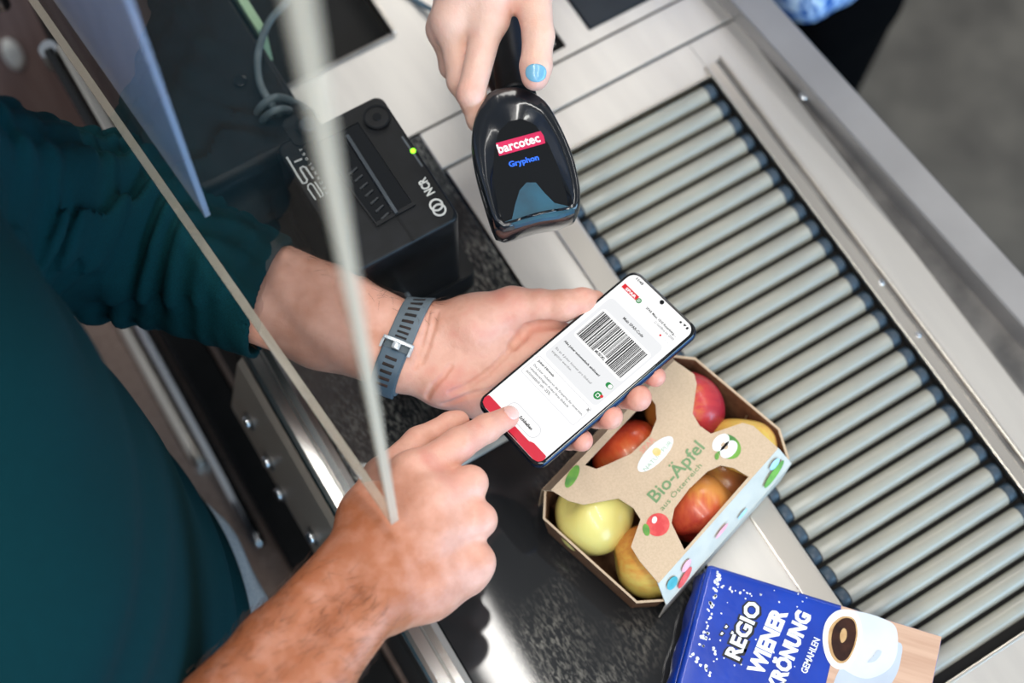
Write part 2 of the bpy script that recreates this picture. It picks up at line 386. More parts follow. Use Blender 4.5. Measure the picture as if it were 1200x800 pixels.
# counter end: black upright with a metal cap and a pale strip
cbox('end_post', -0.345, -0.335, 0.05, 0.37, -0.06, -0.004, black_gloss, 0.003); cbox('end_strip', -0.333, -0.321, 0.02, 0.365, -0.03, 0.001, steel_plain, 0.002)
c = cpart('end_cap', cyl_me(0.011, 0.03, 'Z', 20, 0.003), chrome); c.location = ctr_in + Vector((-0.338, 0.377, -0.03))
# flared outer rim
def q(x, y, h): return np.array(at(x, y, h))
ri0, ri1 = q(855, 0, 0.02), q(1200, 384, 0.02); dr = (ri1 - ri0); dr /= np.linalg.norm(dr); nr = np.array([-dr[1], dr[0], 0])
if nr[0] < 0: nr = -nr
a0 = ri0 - dr * 0.45; a1 = ri1 + dr * 0.45
def rim_prof(p): return [p + nr * x + np.array([0, 0, z]) for x, z in ((0, -0.035), (0, 0), (0.0012, 0.0012), (0.0022, 0.0004), (0.034, -0.0005), (0.0355, -0.002), (0.0355, -0.05), (0.0335, -0.05), (0.0335, -0.003), (0.002, -0.003), (0.002, -0.035))]
cpart('guard_rim', rings_me([rim_prof(a0), rim_prof(a1)], smooth=False), mat('matt_rim_steel', (168, 166, 166), 0.5, 0.85, noise=(12, (160, 158, 158), 1)))
cpart('gutter', rings_me([[(0.249, y, 0), (0.249, y, -0.03), (x1, y, -0.03), (x1, y, -0.007), (0.252, y, -0.006), (0.2502, y, 0.0)] for y, x1 in ((0.46, 0.25), (-0.95, 0.34))], smooth=False), steel_dark)
b = cpart('screw', cyl_me(0.0052, 0.004, 'Z', 16, 0.0012), chrome); b.location = ctr_in + Vector(at(942, 113, 0.0)) + Vector((0, 0, 0.002))
cbox('outer_panel', 0.262, 0.275, -0.95, 0.44, FLOOR + 0.002, -0.05, laminate, 0.002)

# ------------------------------------------------------------------ roller conveyor
W = 0.1893; P = 0.021
conv = thing('roller_conveyor', 'bed of pale grey free-running rollers set between steel rails', 'conveyor', (0, 0, -0.03))
ci = Vector((0, 0, 0.03))
rm = cyl_me(0.0088, W - 0.021, 'X', 28, 0.0006); cm = cyl_me(0.0087, 0.0088, 'X', 28, 0.0012); gm = cyl_me(0.0078, 0.002, 'X', 28)
for m_ in (cm, gm):
    m_.materials.append(roller_cap)
for k in range(27):
    y = 0.0085 - k * P
    if y < -0.552: break
    r = mesh_obj('roller', rm, roller_m if k == 0 else None, conv, ci + Vector((W / 2, y, -0.009)))
    for sx in (-1, 1):
        mesh_obj('end_cap', cm, None, r, (sx * (W / 2 - 0.0058), 0, 0))
    mesh_obj('cap_groove', gm, None, r, (-(W / 2 - 0.0118), 0, 0))
def vbox(name, x0, x1, y0, y1, z0, z1, m, bev=0.0008):
    o = box(name, x0, x1, y0, y1, z0, z1, m, conv, bev); o.location = ci; return o
vbox('bed', -0.002, 0.193, -0.556, 0.0215, -0.03, -0.0225, black_void)
vbox('side_rail', -0.0245, -0.0018, -0.95, 0.06, 0.0, 0.003, steel_plain, 0.0012)
vbox('side_rail', 0.1918, 0.2035, -0.95, 0.031, -0.002, 0.0018, steel_plain, 0.0006)
vbox('side_rail_lip', 0.1905, 0.1935, -0.95, 0.031, -0.004, 0.0042, steel_plain, 0.001)
vbox('side_rail_lip', 0.2085, 0.2115, -0.95, 0.0335, -0.004, 0.0042, steel_plain, 0.001)
vbox('rail_channel', 0.2035, 0.2085, -0.95, 0.031, 0.0, 0.0012, steel_dark, 0.0004)
vbox('end_lip', -0.002, 0.193, 0.0195, 0.0225, -0.01, 0.0015, steel_plain, 0.0006)
vbox('end_lip', -0.002, 0.193, -0.558, -0.555, -0.01, 0.0015, steel_plain, 0.0006)
for px, py in ((1033, 331), (1076, 392)):
    o = mesh_obj('rail_screw', cyl_me(0.0028, 0.003, 'Z', 14, 0.0008), chrome, conv); o.location = ci + Vector(at(px, py, 0.002)) + Vector((0, 0, 0.0006))

# ------------------------------------------------------------------ bumper rails in front of the counter, brown cabinet
def rail(path, r, label):
    o = mesh_obj('bumper_rail', tube_me(path, r, 14, 10), chrome); tag(o, label, 'rail', 'chrome rails along the laminate base'); return o
y0 = at(240, 540, -0.42)[1]
t = thing('bumper_rail', 'short pale chrome rail nearest the green shirt along the brown base', 'rail', (-0.404, 0.1, -0.43), group='chrome rails along the laminate base')
mesh_obj('tube', tube_me([(0, 0.3, 0.018), (0, 0.05, 0.018), (0.0, y0 - 0.1 + 0.02, 0.018), (0, y0 - 0.1, 0.01)], 0.0095, 14), steel_plain, t)
mesh_obj('foot', cyl_me(0.008, 0.02, 'Z', 16), chrome, t, (0, 0.2, 0.008))
y1 = at(300, 640, -0.385)[1]
t = thing('bumper_rail', 'long polished chrome rail with rounded end beside the black rubber strip', 'rail', (-0.388, 0.1, -0.43), group='chrome rails along the laminate base')
mesh_obj('tube', tube_me([(0, 0.3, 0.046), (0, 0.05, 0.046), (-0.002, y1 - 0.1 + 0.03, 0.046), (-0.003, y1 - 0.1, 0.04)], 0.0078, 14), chrome, t)
mesh_obj('foot', cyl_me(0.005, 0.046, 'Z', 16), chrome, t, (0, -0.03, 0.022))

plum = mat('plum_laminate', (160, 138, 134), 0.25, noise=(8, (136, 114, 112), 1.0), stretch=(20, 20, 0.6), coat=0.4)
cab = thing('wood_cabinet', 'tall brown laminate cabinet with vertical chrome strip behind the checkout', 'cabinet', (-0.5, 0.85, FLOOR))
e = at(92, 78, -0.5); cx = float(e[0] + 0.5); cyf = float(e[1] - 0.85)
mesh_obj('body', box_me(-0.9, 0.5, cyf + 0.012, 0.35, 0.0, 0.8, 0.003), plum, cab)
mesh_obj('door', box_me(cx + 0.006, 0.48, cyf, cyf + 0.01, 0.04, 0.78, 0.003), plum, cab)
d1 = mesh_obj('door', box_me(cx - 0.42, cx - 0.006, cyf, cyf + 0.01, 0.04, 0.78, 0.003), plum, cab)
mesh_obj('trim_strip', box_me(cx - 0.006, cx + 0.006, cyf - 0.006, cyf + 0.01, 0.02, 0.79, 0.002), chrome, cab)
hd = at(14, 62, -0.4)
hm = rings_me([[(0.012 * s * math.cos(a), -0.006 * s2, 0.034 * s * math.sin(a)) for a in np.linspace(0, 2 * PI, 24, endpoint=False)] for s, s2 in ((0.9, 0), (1, 0.5), (0.95, 1.0), (0.6, 1.5))])
k_ = np.array(at(14, 62, -0.4)); dd = (k_ - C); tt = (0.85 + cyf - 0.002 - C[1]) / dd[1]; hp = C + dd * tt
mesh_obj('bright_oval', hm, white_print, d1, (hp[0] + 0.5, cyf - 0.001, hp[2] - FLOOR))  # added white oval, stands in for a bright spot of light

# ------------------------------------------------------------------ acrylic shields
GH = 0.25
g0 = at(463, 612, GH); g1 = at(170, 190, GH); gd = g1 - g0; gd[2] = 0; gl_ = np.linalg.norm(gd); gd /= gl_
def shield(name, label, p0, d, length, h0, h1, th, m, me_, post=True):
    ang = math.atan2(d[1], d[0]); R = Matrix.Translation(p0) @ Matrix.Rotation(ang, 4, 'Z')
    t = thing(name, label, 'screen', mat4=R)
    mesh_obj('pane', box_me(0.003, length, -th / 2, th / 2, 0.003, h1 - h0), m, t)
    mesh_obj('edge', box_me(0, length, -th / 2, th / 2, 0, 0.003), me_, t)
    mesh_obj('edge', box_me(0, 0.003, -th / 2, th / 2, 0.003, h1 - h0), me_, t)
    return t
sh = shield('acrylic_shield', 'clear acrylic hygiene shield hanging over the counter front edge', tuple(g0), gd, 0.75, GH, 1.12, 0.006, clear_m, edge_m)
# its bracket to the counter
sh_post = mesh_obj('bracket', tube_me([(0.70, 0, 0.02), (0.70, 0, -0.12), (0.70, 0, -GH + 0.002)], 0.008, 12), chrome, sh)
b0 = at(236, 258, 0.3); off_ = np.array([gd[1], -gd[0], 0.0]); b0 = b0 + off_ * (0.009 - (b0 - g0) @ off_); bd = gd
sh2 = shield('acrylic_shield', 'smaller acrylic screen with painted blue reflection mounted behind the clear shield', tuple(b0), bd, 0.5, 0.3, 1.12, 0.004, blue_m, blue_m)
mesh_obj('spacer', cyl_me(0.006, 0.0035, 'Y', 16), chrome, sh2, (0.45, 0.0038, 0.04))

# ------------------------------------------------------------------ receipt printer
pr = thing('receipt_printer', 'black receipt printer with glossy paper window and green status light', 'printer', (-0.178, 0.015, 0))
PX, PY, PH = -0.178, 0.015, 0.15
def pl(x, y, h=0.15):
    p = at(x, y, h); return (p[0] - PX, p[1] - PY)
body_loop = rrect(-0.050, 0.050, -0.067, 0.066, 0.008, 5)
def scaled(lp, s, z): return [(x * s, y * (1 - (1 - s) * 0.75), z) for x, y in lp]
mesh_obj('body', rings_me([scaled(body_loop, 1.0, 0.0), scaled(body_loop, 1.0, 0.145), scaled(body_loop, 0.985, 0.1485), scaled(body_loop, 0.95, 0.15)]), blackp, pr)
mesh_obj('base', rings_me([[(x * 1.05 + 0.012 * (x > 0), y * 1.03, z) for x, y in body_loop] for z in (0, 0.03)], smooth=False), blackp, pr)
win = [pl(419, 140), pl(487, 241), pl(442, 266), pl(367, 166)]
wf = mesh_obj('paper_window', flat_me([win], 0.1495, 0.151), black_gloss, pr)
wi = np.array(win); wc = wi.mean(0)
mesh_obj('window_rim', flat_me([win, [tuple(wc + (p - wc) * 0.93) for p in wi]], 0.151, 0.1522), blackp, pr)
def strip_me(p0, p1, w, z0, z1):
    p0 = np.array(p0); p1 = np.array(p1); d = (p1 - p0) / np.linalg.norm(p1 - p0); n = np.array([-d[1], d[0]]) * w / 2
    return flat_me([[p0 + n, p1 + n, p1 - n, p0 - n]], z0, z1)
mesh_obj('tear_bar', strip_me(pl(407, 161), pl(465, 252), 0.0028, 0.151, 0.1545), mat('tear_bar_steel', (84, 90, 96), 0.3, 0.8, noise=(20, (70, 76, 82), 1)), pr)
for k in range(7):
    a_ = np.array(pl(410, 205)) + (np.array(pl(447, 258)) - np.array(pl(410, 205))) * k / 6
    mesh_obj('rib', strip_me(a_, a_ + np.array([0.008, 0.002]), 0.0015, 0.151, 0.1525), mat('rib_grey', (44, 47, 50), 0.35, noise=(20, (34, 37, 40), 1)), pr)
seam = mesh_obj('seam', strip_me(pl(466, 254), pl(485, 282), 0.0022, 0.1497, 0.1503), black_void, pr)
bt = mesh_obj('feed_button', cyl_me(0.0105, 0.003, 'Z', 32, 0.0006), blackp, pr, (*pl(442, 139), 0.1512))
mesh_obj('button_rim', flat_me([circle(0, 0, 0.0112, 32), circle(0, 0, 0.0098, 32)], 0.0, 0.0022), black_gloss, bt)
mesh_obj('button_dot', cyl_me(0.0035, 0.0008, 'Z', 20), black_gloss, bt, (0, 0, 0.0017))
hp_ = mesh_obj('hinge_plate', flat_me([rrect(-0.014, 0.014, -0.012, 0.016, 0.006)], 0.1495, 0.1512), blackp, pr); hp_.location = (*pl(357, 152), 0)
kn = mesh_obj('knob', cyl_me(0.0072, 0.006, 'Z', 24, 0.002), mat('knob_grey', (52, 60, 68), 0.25, noise=(20, (44, 50, 58), 1), coat=0.5), pr, (*pl(361, 149), 0.1535))
mesh_obj('knob_rim', flat_me([circle(0, 0, 0.0098, 28), circle(0, 0, 0.008, 28)], -0.0024, 0.0), black_gloss, kn)
gsm = mat('printer_print', (206, 206, 200), 0.4, noise=(50, (190, 190, 186), 1))
mesh_obj('light_slot', strip_me(pl(471, 160), pl(495, 195), 0.0016, 0.1497, 0.1502), mat('slot_grey', (84, 90, 96), 0.35, noise=(20, (70, 76, 82), 1)), pr)
mesh_obj('status_light', cyl_me(0.0022, 0.001, 'Z', 16), mat('green_led', (120, 255, 40), 0.3, emit=((140, 255, 30), 2.5), noise=(5, (150, 255, 60), 1)), pr, (*pl(484, 177), 0.1504))
text('lettering', 'NCR', 0.0105, (*pl(510, 226), 0.1503), gsm, pr, PI / 2, bold=0.03, fit=0.0165)
lx, ly = pl(513, 243)
for k, (dx, dy) in enumerate(((0.0, -0.0025), (0.0, 0.0025))):
    mesh_obj('logo_ring', flat_me([circle(lx + dx, ly + dy, 0.0058, 24), circle(lx + dx, ly + dy, 0.0042, 24)], 0.15 + 0.0001 * k, 0.1503 + 0.0001 * k), gsm, pr)
def px_line(name, pts, w, z0, z1, m, parent, h=0.15):
    loops = None; P_ = [np.array(pl(x, y, h)) for x, y in pts]; L, R_ = [], []
    for i, p in enumerate(P_):
        d = P_[min(i + 1, len(P_) - 1)] - P_[max(i - 1, 0)]; d /= np.linalg.norm(d); n = np.array([-d[1], d[0]]) * w / 2
        L.append(p + n); R_.append(p - n)
    return mesh_obj(name, flat_me([L + R_[::-1]], z0, z1), m, parent)
px_line('lettering', [(370, 234), (361, 221), (361, 217), (364, 215), (367, 217), (376, 231), (379, 229), (378, 226), (369, 213)], 0.0013, 0.15, 0.1503, gsm, pr)
px_line('lettering', [(367, 209), (358, 196), (355, 195), (352, 197), (353, 200), (360, 211), (359, 214), (355, 215), (349, 206), (336, 184)], 0.0016, 0.15, 0.1503, gsm, pr)
px_line('lettering', [(345, 190), (354, 186)], 0.0016, 0.15, 0.1503, gsm, pr)
tl0 = np.array(pl(386, 226)); tl1 = np.array(pl(355, 176))
for k, ch in enumerate('TECHNOLOGY'):
    p = tl0 + (tl1 - tl0) * k / 9
    text('lettering', ch, 0.0034, (p[0], p[1], 0.1502), gsm, pr, PI / 2, bold=0.02)

# grey scanner cable
cabm = mat('grey_cable', (104, 116, 120), 0.45, noise=(60, (84, 96, 100), 1))
cp = [at(352, -30, 0.12), at(338, 0, 0.118), at(316, 25, 0.115), at(303, 60, 0.112), at(304, 95, 0.112), at(318, 122, 0.11), at(332, 140, 0.09), at(338, 160, 0.06), at(322, 172, 0.045), at(305, 160, 0.05), at(298, 145, 0.08), at(306, 125, 0.108), at(325, 114, 0.112), at(350, 122, 0.09), at(368, 134, 0.05), at(362, 146, 0.03), at(335, 128, 0.108), at(310, 138, 0.106), at(303, 158, 0.05), at(280, 172, 0.03), at(240, 168, 0.02), at(205, 165, 0.01)]
cb = mesh_obj('coiled_cable', tube_me(cp, 0.0034, 10, 8), cabm); tag(cb, 'grey cable looped and knotted behind the receipt printer', 'cable')
cb2 = mesh_obj('scanner_cable', tube_me([at(470, -14, 0.004), at(490, 2, 0.004), at(520, 16, 0.02), at(560, 10, 0.10), at(585, 0, 0.14)], 0.0026, 10, 8), mat('slate_cable', (84, 108, 124), 0.4, noise=(60, (70, 92, 108), 1)))
tag(cb2, 'thin slate blue cable leading to the held barcode scanner', 'cable')

# black housing behind the printer
hs = thing('terminal_housing', 'black plastic terminal housing with pale green edge behind the receipt printer', 'terminal', (-0.245, 0.30, 0))
lp = rrect(-0.075, 0.066, -0.203, 0.15, 0.035, 8)
mesh_obj('shell', rings_me([[(x, y, 0) for x, y in lp], [(x, y, 0.085) for x, y in lp], [(x * 0.97, y * 0.985, 0.096) for x, y in lp], [(x * 0.9, y * 0.95, 0.1) for x, y in lp]]), blackp, hs)
mesh_obj('green_edge', box_me(0.066, 0.074, -0.085, 0.15, 0.05, 0.104, 0.001), mat('pale_green_edge', (176, 206, 168), 0.5, noise=(20, (158, 190, 150), 1)), hs)
mesh_obj('button', cyl_me(0.006, 0.004, 'Z', 20, 0.001), black_gloss, hs, (0.03, -0.12, 0.1))

# ------------------------------------------------------------------ apple carton
cc = (at(688, 653, 0.055) + at(868, 480, 0.055)) / 2; th = math.radians(16)
BX = Matrix.Translation((cc[0], cc[1], 0.003)) @ Matrix.Rotation(th, 4, 'Z')
car = thing('apple_carton', 'kraft cardboard apple carton with open tray and printed sleeve', 'carton', mat4=BX)
mm = lambda L: [(x / 1000, y / 1000) for x, y in L]
oc = mm([(-92, 52), (-92, -48), (-76, -63), (84, -62), (99, -40), (99, 52), (88, 67), (-74, 67)])
def octo(s, z): return [(x * s, y * s, z) for x, y in oc]
tm = rings_me([octo(0.93, 0.0), octo(1.0, 0.055), octo(0.982, 0.055), octo(0.915, 0.0016)], cap0=True, cap1=True, smooth=False)
mesh_obj('tray', tm, kraft_in, car)
mesh_obj('tray_rim', rings_me([octo(1.004, 0.0), octo(1.004, 0.0552), octo(0.985, 0.0552)][1:], cap0=False, cap1=False, smooth=False), kraft, car)
ZT = 0.078
outl = mm([(-74, -52), (-71, -30), (-67, -17), (-45, -8), (-42, 2), (-44, 16), (-67, 33), (-73, 44), (-76, 60), (76, 60), (78, 40), (73, 33), (51, 19), (47, 8), (48, -3), (73, -16), (77, -24), (76, -51)])
hbr = mm([(-40, -49.5), (-35, -38), (-30.5, -28), (-20, -22), (0.6, -20), (22, -21.5), (33, -26), (38.5, -35), (41, -48.5)])
htl = mm([(-42, 54), (-38, 45), (-29, 41), (-9, 33), (13, 32), (27, 37), (36, 46), (38, 54)])
slv = mesh_obj('sleeve', flat_me([outl, hbr, htl], ZT, ZT + 0.0012), kraft, car)
def quad_me(p, thick=0.001):
    p = [Vector(v) for v in p]; n = (p[1] - p[0]).cross(p[3] - p[0]).normalized() * thick
    return rings_me([p, [v + n for v in p]], smooth=False)
white_board = mat('white_board', (198, 192, 180), 0.6, noise=(60, (188, 184, 174), 1))
mesh_obj('side_flap', quad_me([(-0.0745, -0.0515, ZT + 0.001), (0.0765, -0.0505, ZT + 0.001), (0.083, -0.0660, 0.054), (-0.077, -0.0665, 0.054)]), white_board, car)
mesh_obj('side_panel', quad_me([(-0.077, -0.0665, 0.0545), (0.083, -0.0660, 0.0545), (0.083, -0.0665, 0.004), (-0.077, -0.067, 0.004)]), white_board, car)
mesh_obj('side_flap', quad_me([(0.076, 0.0595, ZT + 0.001), (-0.076, 0.0595, ZT + 0.001), (-0.075, 0.0695, 0.054), (0.087, 0.0695, 0.054)]), kraft, car)
mesh_obj('side_panel', quad_me([(0.087, 0.0695, 0.0545), (-0.075, 0.0695, 0.0545), (-0.075, 0.07, 0.004), (0.087, 0.07, 0.004)]), kraft, car)
zp = ZT + 0.0014
red_ink = mat('red_ink', (206, 62, 64), 0.6, noise=(120, (222, 96, 90), 1)); leaf_ink = mat('leaf_green_ink', (112, 164, 64), 0.6, noise=(90, (70, 124, 60), 1)); teal_ink = mat('teal_ink', (64, 150, 156), 0.6, noise=(90, (90, 170, 180), 1))
text('lettering', 'Bio-Äpfel', 0.02, (-0.0275, -0.0085, zp), green_ink, slv, math.radians(1), fit=0.062, fith=0.0165, bold=0.015)
text('lettering', 'aus Österreich', 0.006, (-0.028, -0.0165, zp), green_ink, slv, math.radians(1), fit=0.05)
for px, py, dx, dy, m_ in ((-0.039, -0.021, 0.009, 0.0085, red_ink),):
    mesh_obj('printed_apple', flat_me([circle(px, py, 0.0098, 24, 0.009)], zp, zp + 0.0001), m_, slv)
    mesh_obj('printed_leaf', flat_me([circle(px - 0.0095, py + 0.004, 0.005, 16, 0.0028, 0.9)], zp, zp + 0.0002), leaf_ink, slv)
    mesh_obj('printed_glint', flat_me([circle(px + 0.001, py + 0.0045, 0.003, 14, 0.002, 0.4)], zp, zp + 0.0003), white_print, slv)
hx, hy = 0.0475, -0.018
mesh_obj('printed_apple', flat_me([circle(hx + 0.0015, hy - 0.002, 0.0098, 24, 0.0115)], zp, zp + 0.0001), leaf_ink, slv)
for s in (-1, 1): mesh_obj('printed_flesh', flat_me([circle(hx + 0.0002, hy + s * 0.0042, 0.0088, 20, 0.0056)], zp, zp + 0.0002), white_print, slv)
for s in (-1, 1): mesh_obj('printed_core', flat_me([circle(hx, hy + s * 0.002, 0.0022, 12, 0.0011)], zp, zp + 0.0003), kraft, slv)
mesh_obj('printed_leaf', flat_me([circle(hx - 0.011, hy - 0.001, 0.003, 14, 0.0018, 0.6)], zp, zp + 0.0003), leaf_ink, slv)
mesh_obj('printed_oval', flat_me([circle(0.004, 0.0185, 0.02, 32, 0.0072, -0.03)], zp, zp + 0.0001), white_print, slv)
mesh_obj('printed_sun', flat_me([circle(0.006, 0.019, 0.0035, 16)], zp, zp + 0.0002), mat('amber_ink', (240, 196, 120), 0.6, noise=(80, (246, 216, 160), 1)), slv)
text('lettering', 'NATUR*PUR', 0.005, (-0.013, 0.0145, zp + 0.0001), mat('pale_green_ink', (150, 178, 150), 0.6, noise=(90, (170, 190, 170), 1)), slv, 0, fit=0.033)
text('lettering', 'SPAR', 0.006, (-0.003, 0.0262, zp), mat('pale_red_ink', (222, 140, 124), 0.6, noise=(90, (228, 160, 146), 1)), slv, 0, fit=0.016)
mesh_obj('printed_leaf', flat_me([circle(-0.056, 0.055, 0.0105, 20, 0.004, 0.25)], zp, zp + 0.0001), leaf_ink, slv)
def side_mark(u, f, ru, rv, m_, rot=0.0):
    p0 = Vector((0, -0.051, ZT + 0.001)); p1 = Vector((0, -0.0663, 0.054)); d = (p1 - p0); L = d.length; d.normalize(); n = Vector((0, -1, 0)) - d * d.dot(Vector((0, -1, 0))); n.normalize()
    me = flat_me([circle(0, 0, ru, 18, rv, rot)], 0, 0.0002); c0 = p0 + d * L * f + n * 0.0016 + Vector((u, 0, 0))
    R = Matrix((( 1, 0, 0, c0.x), (0, -d.y, n.y, c0.y), (0, -d.z, n.z, c0.z), (0, 0, 0, 1))); me.transform(R)
    mesh_obj('printed_fruit', me, m_, car)
pink_ink = mat('pink_ink', (224, 150, 160), 0.6, noise=(80, (232, 176, 184), 1)); sky_ink = mat('sky_ink', (150, 192, 216), 0.6, noise=(80, (176, 208, 228), 1))
for u, f, ru, rv, m_, ro in ((-0.064, 0.45, 0.006, 0.006, teal_ink, 0), (-0.052, 0.72, 0.010, 0.004, red_ink, 0.35), (-0.046, 0.4, 0.006, 0.004, pink_ink, 0.3), (0.062, 0.6, 0.014, 0.0045, leaf_ink, 0.2), (0.066, 0.3, 0.006, 0.004, sky_ink, 0), (-0.004, 0.55, 0.008, 0.0022, pink_ink, 0.1), (0.02, 0.75, 0.006, 0.002, sky_ink, 0.05)):
    side_mark(u, f, ru, rv, m_, ro)

# apples
def apple_mat(name, base, blush, direction, bias, deep):
    m = bpy.data.materials.new(name); m.use_nodes = True; nt = m.node_tree; b = nt.nodes['Principled BSDF']
    tc = nt.nodes.new('ShaderNodeTexCoord')
    nm = nt.nodes.new('ShaderNodeVectorMath'); nm.operation = 'NORMALIZE'; nt.links.new(tc.outputs['Object'], nm.inputs[0])
    dt = nt.nodes.new('ShaderNodeVectorMath'); dt.operation = 'DOT_PRODUCT'; nt.links.new(nm.outputs[0], dt.inputs[0]); dt.inputs[1].default_value = Vector(direction).normalized()
    mp = nt.nodes.new('ShaderNodeMapping'); mp.inputs['Scale'].default_value = (1, 1, 0.18); nt.links.new(tc.outputs['Object'], mp.inputs[0])
    n = nt.nodes.new('ShaderNodeTexNoise'); n.inputs['Scale'].default_value = 260; n.inputs['Detail'].default_value = 4; nt.links.new(mp.outputs[0], n.inputs[0])
    n2 = nt.nodes.new('ShaderNodeTexNoise'); n2.inputs['Scale'].default_value = 45; n2.inputs['Detail'].default_value = 3; nt.links.new(tc.outputs['Object'], n2.inputs[0])
    a = nt.nodes.new('ShaderNodeMath'); a.operation = 'MULTIPLY_ADD'; nt.links.new(n.outputs['Fac'], a.inputs[0]); a.inputs[1].default_value = 1.1; nt.links.new(dt.outputs['Value'], a.inputs[2])
    a2 = nt.nodes.new('ShaderNodeMath'); a2.operation = 'MULTIPLY_ADD'; nt.links.new(n2.outputs['Fac'], a2.inputs[0]); a2.inputs[1].default_value = 1.0; nt.links.new(a.outputs[0], a2.inputs[2])
    r = nt.nodes.new('ShaderNodeValToRGB'); el = r.color_ramp.elements
    sh_ = nt.nodes.new('ShaderNodeMath'); sh_.operation = 'MULTIPLY_ADD'; nt.links.new(a2.outputs[0], sh_.inputs[0]); sh_.inputs[1].default_value = 0.5; sh_.inputs[2].default_value = -0.02 + bias
    nt.links.new(sh_.outputs[0], r.inputs[0])
    el[0].position = 0.3; el[0].color = (*lin(base), 1); el[1].position = 0.95; el[1].color = (*lin(deep), 1)
    e2 = el.new(0.62); e2.color = (*lin(blush), 1)
    nt.links.new(r.outputs[0], b.inputs['Base Color']); b.inputs['Roughness'].default_value = 0.3; b.inputs['Coat Weight'].default_value = 0.15
    b.inputs['Subsurface Weight'].default_value = 0.08; b.inputs['Subsurface Radius'].default_value = (0.006, 0.003, 0.001)
    return m
def apple_me(r, tall=0.92, seed=0):
    g = np.random.default_rng(seed); ph = g.uniform(0, 6, 3); rings = []
    for i in range(1, 24):
        t = PI * i / 24; rr = math.sin(t) ** 0.82; z = math.cos(t)
        zz = z * tall - 0.20 * math.exp(-(rr / 0.28) ** 2) * (1 if z > 0 else -0.8)
        w = rr * (1 + 0.09 * z)
        rings.append([(r * w * math.cos(a) * (1 + 0.025 * math.sin(a * 5 + ph[0]) * (0.3 + (z < 0)) + 0.02 * math.sin(a * 2 + ph[1])), r * w * math.sin(a) * (1 + 0.02 * math.sin(a * 3 + ph[2])), r * zz) for a in np.linspace(0, 2 * PI, 32, endpoint=False)])
    return rings_me(rings)
AP = [  # u, v, h, r, tilt(x,y), label, base, blush, deep, dir, bias
    (-58, 27, 44, 33, (2.4, 0.4), 'pale yellow green apple at the left end of the carton', (226, 214, 128), (232, 206, 120), (226, 170, 96), (0.2, -1, 0), -0.32),
    (-56, -31, 42, 31, (1.5, 0.9), 'yellow apple with orange blush at the bottom corner of the carton', (216, 196, 104), (214, 158, 76), (196, 96, 52), (0.6, 1, 0.2), -0.1),
    (4, -33, 46, 31, (1.5, -0.9), 'striped orange red apple framed by the lens shaped sleeve window', (222, 150, 76), (206, 96, 60), (178, 52, 44), (-0.4, -0.3, 1), 0.08),
    (0, 36, 44, 31, (-1.5, 0.2), 'orange red apple half hidden below the fingertips', (214, 128, 70), (206, 84, 44), (180, 48, 34), (0.1, 0.3, 1), 0.12),
    (60, 30, 46, 34, (2.6, 0.6), 'deep pinkish red apple in the far corner of the carton', (206, 130, 60), (196, 62, 62), (168, 38, 56), (0, 0.4, 1), 0.2),
    (68, -27, 43, 30, (-1.2, 0.9), 'yellow apple with red cheek under the right arm of the sleeve', (230, 190, 92), (228, 130, 72), (200, 58, 48), (0.5, 0.9, 0.2), 0.0),
    (38, -34, 34, 25, (1.6, 0.1), 'dull olive yellow apple deep behind the sleeve window', (176, 150, 72), (170, 128, 62), (150, 90, 50), (0, 1, 0), -0.1),
]
for i, (u, v, h, r, tl, lab, ba, bl_, de, di, bi) in enumerate(AP):
    R = BX @ Matrix.Translation((u / 1000, v / 1000, h / 1000 - 0.003)) @ Matrix.Rotation(tl[0], 4, 'X') @ Matrix.Rotation(tl[1], 4, 'Y')
    t = thing('apple', lab, 'apple', mat4=R, group='apples in the cardboard carton')
    r_ = min(r, h - 6) / 1000 if i != 6 else r / 1000
    mesh_obj('flesh', apple_me(r_, 0.9, i), apple_mat('apple_skin', ba, bl_, di, bi, de), t)
    mesh_obj('stem', tube_me([(0, 0, r_ * 0.55), (0.001, 0.001, r_ * 0.8), (0.003, 0.001, r_ * 1.0)], 0.0012, 8, 4), mat('apple_stem', (92, 66, 40), 0.8, noise=(100, (70, 50, 30), 1)), t)

# ------------------------------------------------------------------ coffee pack
HC = 0.06
tl_ = at(830, 660, HC); tr_ = at(1105, 745, HC); ua = math.atan2(tr_[1] - tl_[1], tr_[0] - tl_[0])
CM = Matrix.Translation((tl_[0], tl_[1], 0.004)) @ Matrix.Rotation(ua, 4, 'Z'); CI = CM.inverted()
cof = thing('coffee_pack', 'blue vacuum packed ground coffee brick printed with a coffee cup', 'coffee pack', mat4=CM)
def cfp(x, y, h=HC):
    p = CI @ Vector(at(x, y, h)); return (p.x, p.y)
blue_foil = mat('blue_foil', (4, 58, 168), 0.3, noise=(20, (3, 48, 150), 1), bump=(90, 0.25), coat=0.5)
L_, W_, H_ = 0.192, 0.112, HC - 0.004
bm = bmesh.new(); bmesh.ops.create_cube(bm, size=1)
for v in bm.verts: v.co = (L_ / 2 + v.co.x * L_, -W_ / 2 + v.co.y * W_, H_ / 2 + v.co.z * H_)
bmesh.ops.bevel(bm, geom=list(bm.edges), offset=0.004, segments=3, affect='EDGES', profile=0.6)
bmesh.ops.subdivide_edges(bm, edges=[e for e in bm.edges if e.calc_length() > 0.03], cuts=24, use_grid_fill=True)
for v in bm.verts:
    c_ = v.co; k_ = 1.0 if c_.z < H_ - 0.01 else 0.0
    v.co += v.normal * k_ * 0.0004 * (math.sin(c_.x * 410 + 3 * math.sin(c_.z * 170)) + math.sin(c_.z * 380 + c_.y * 220))
mesh_obj('brick', from_bm(bm), blue_foil, cof, smooth=True)
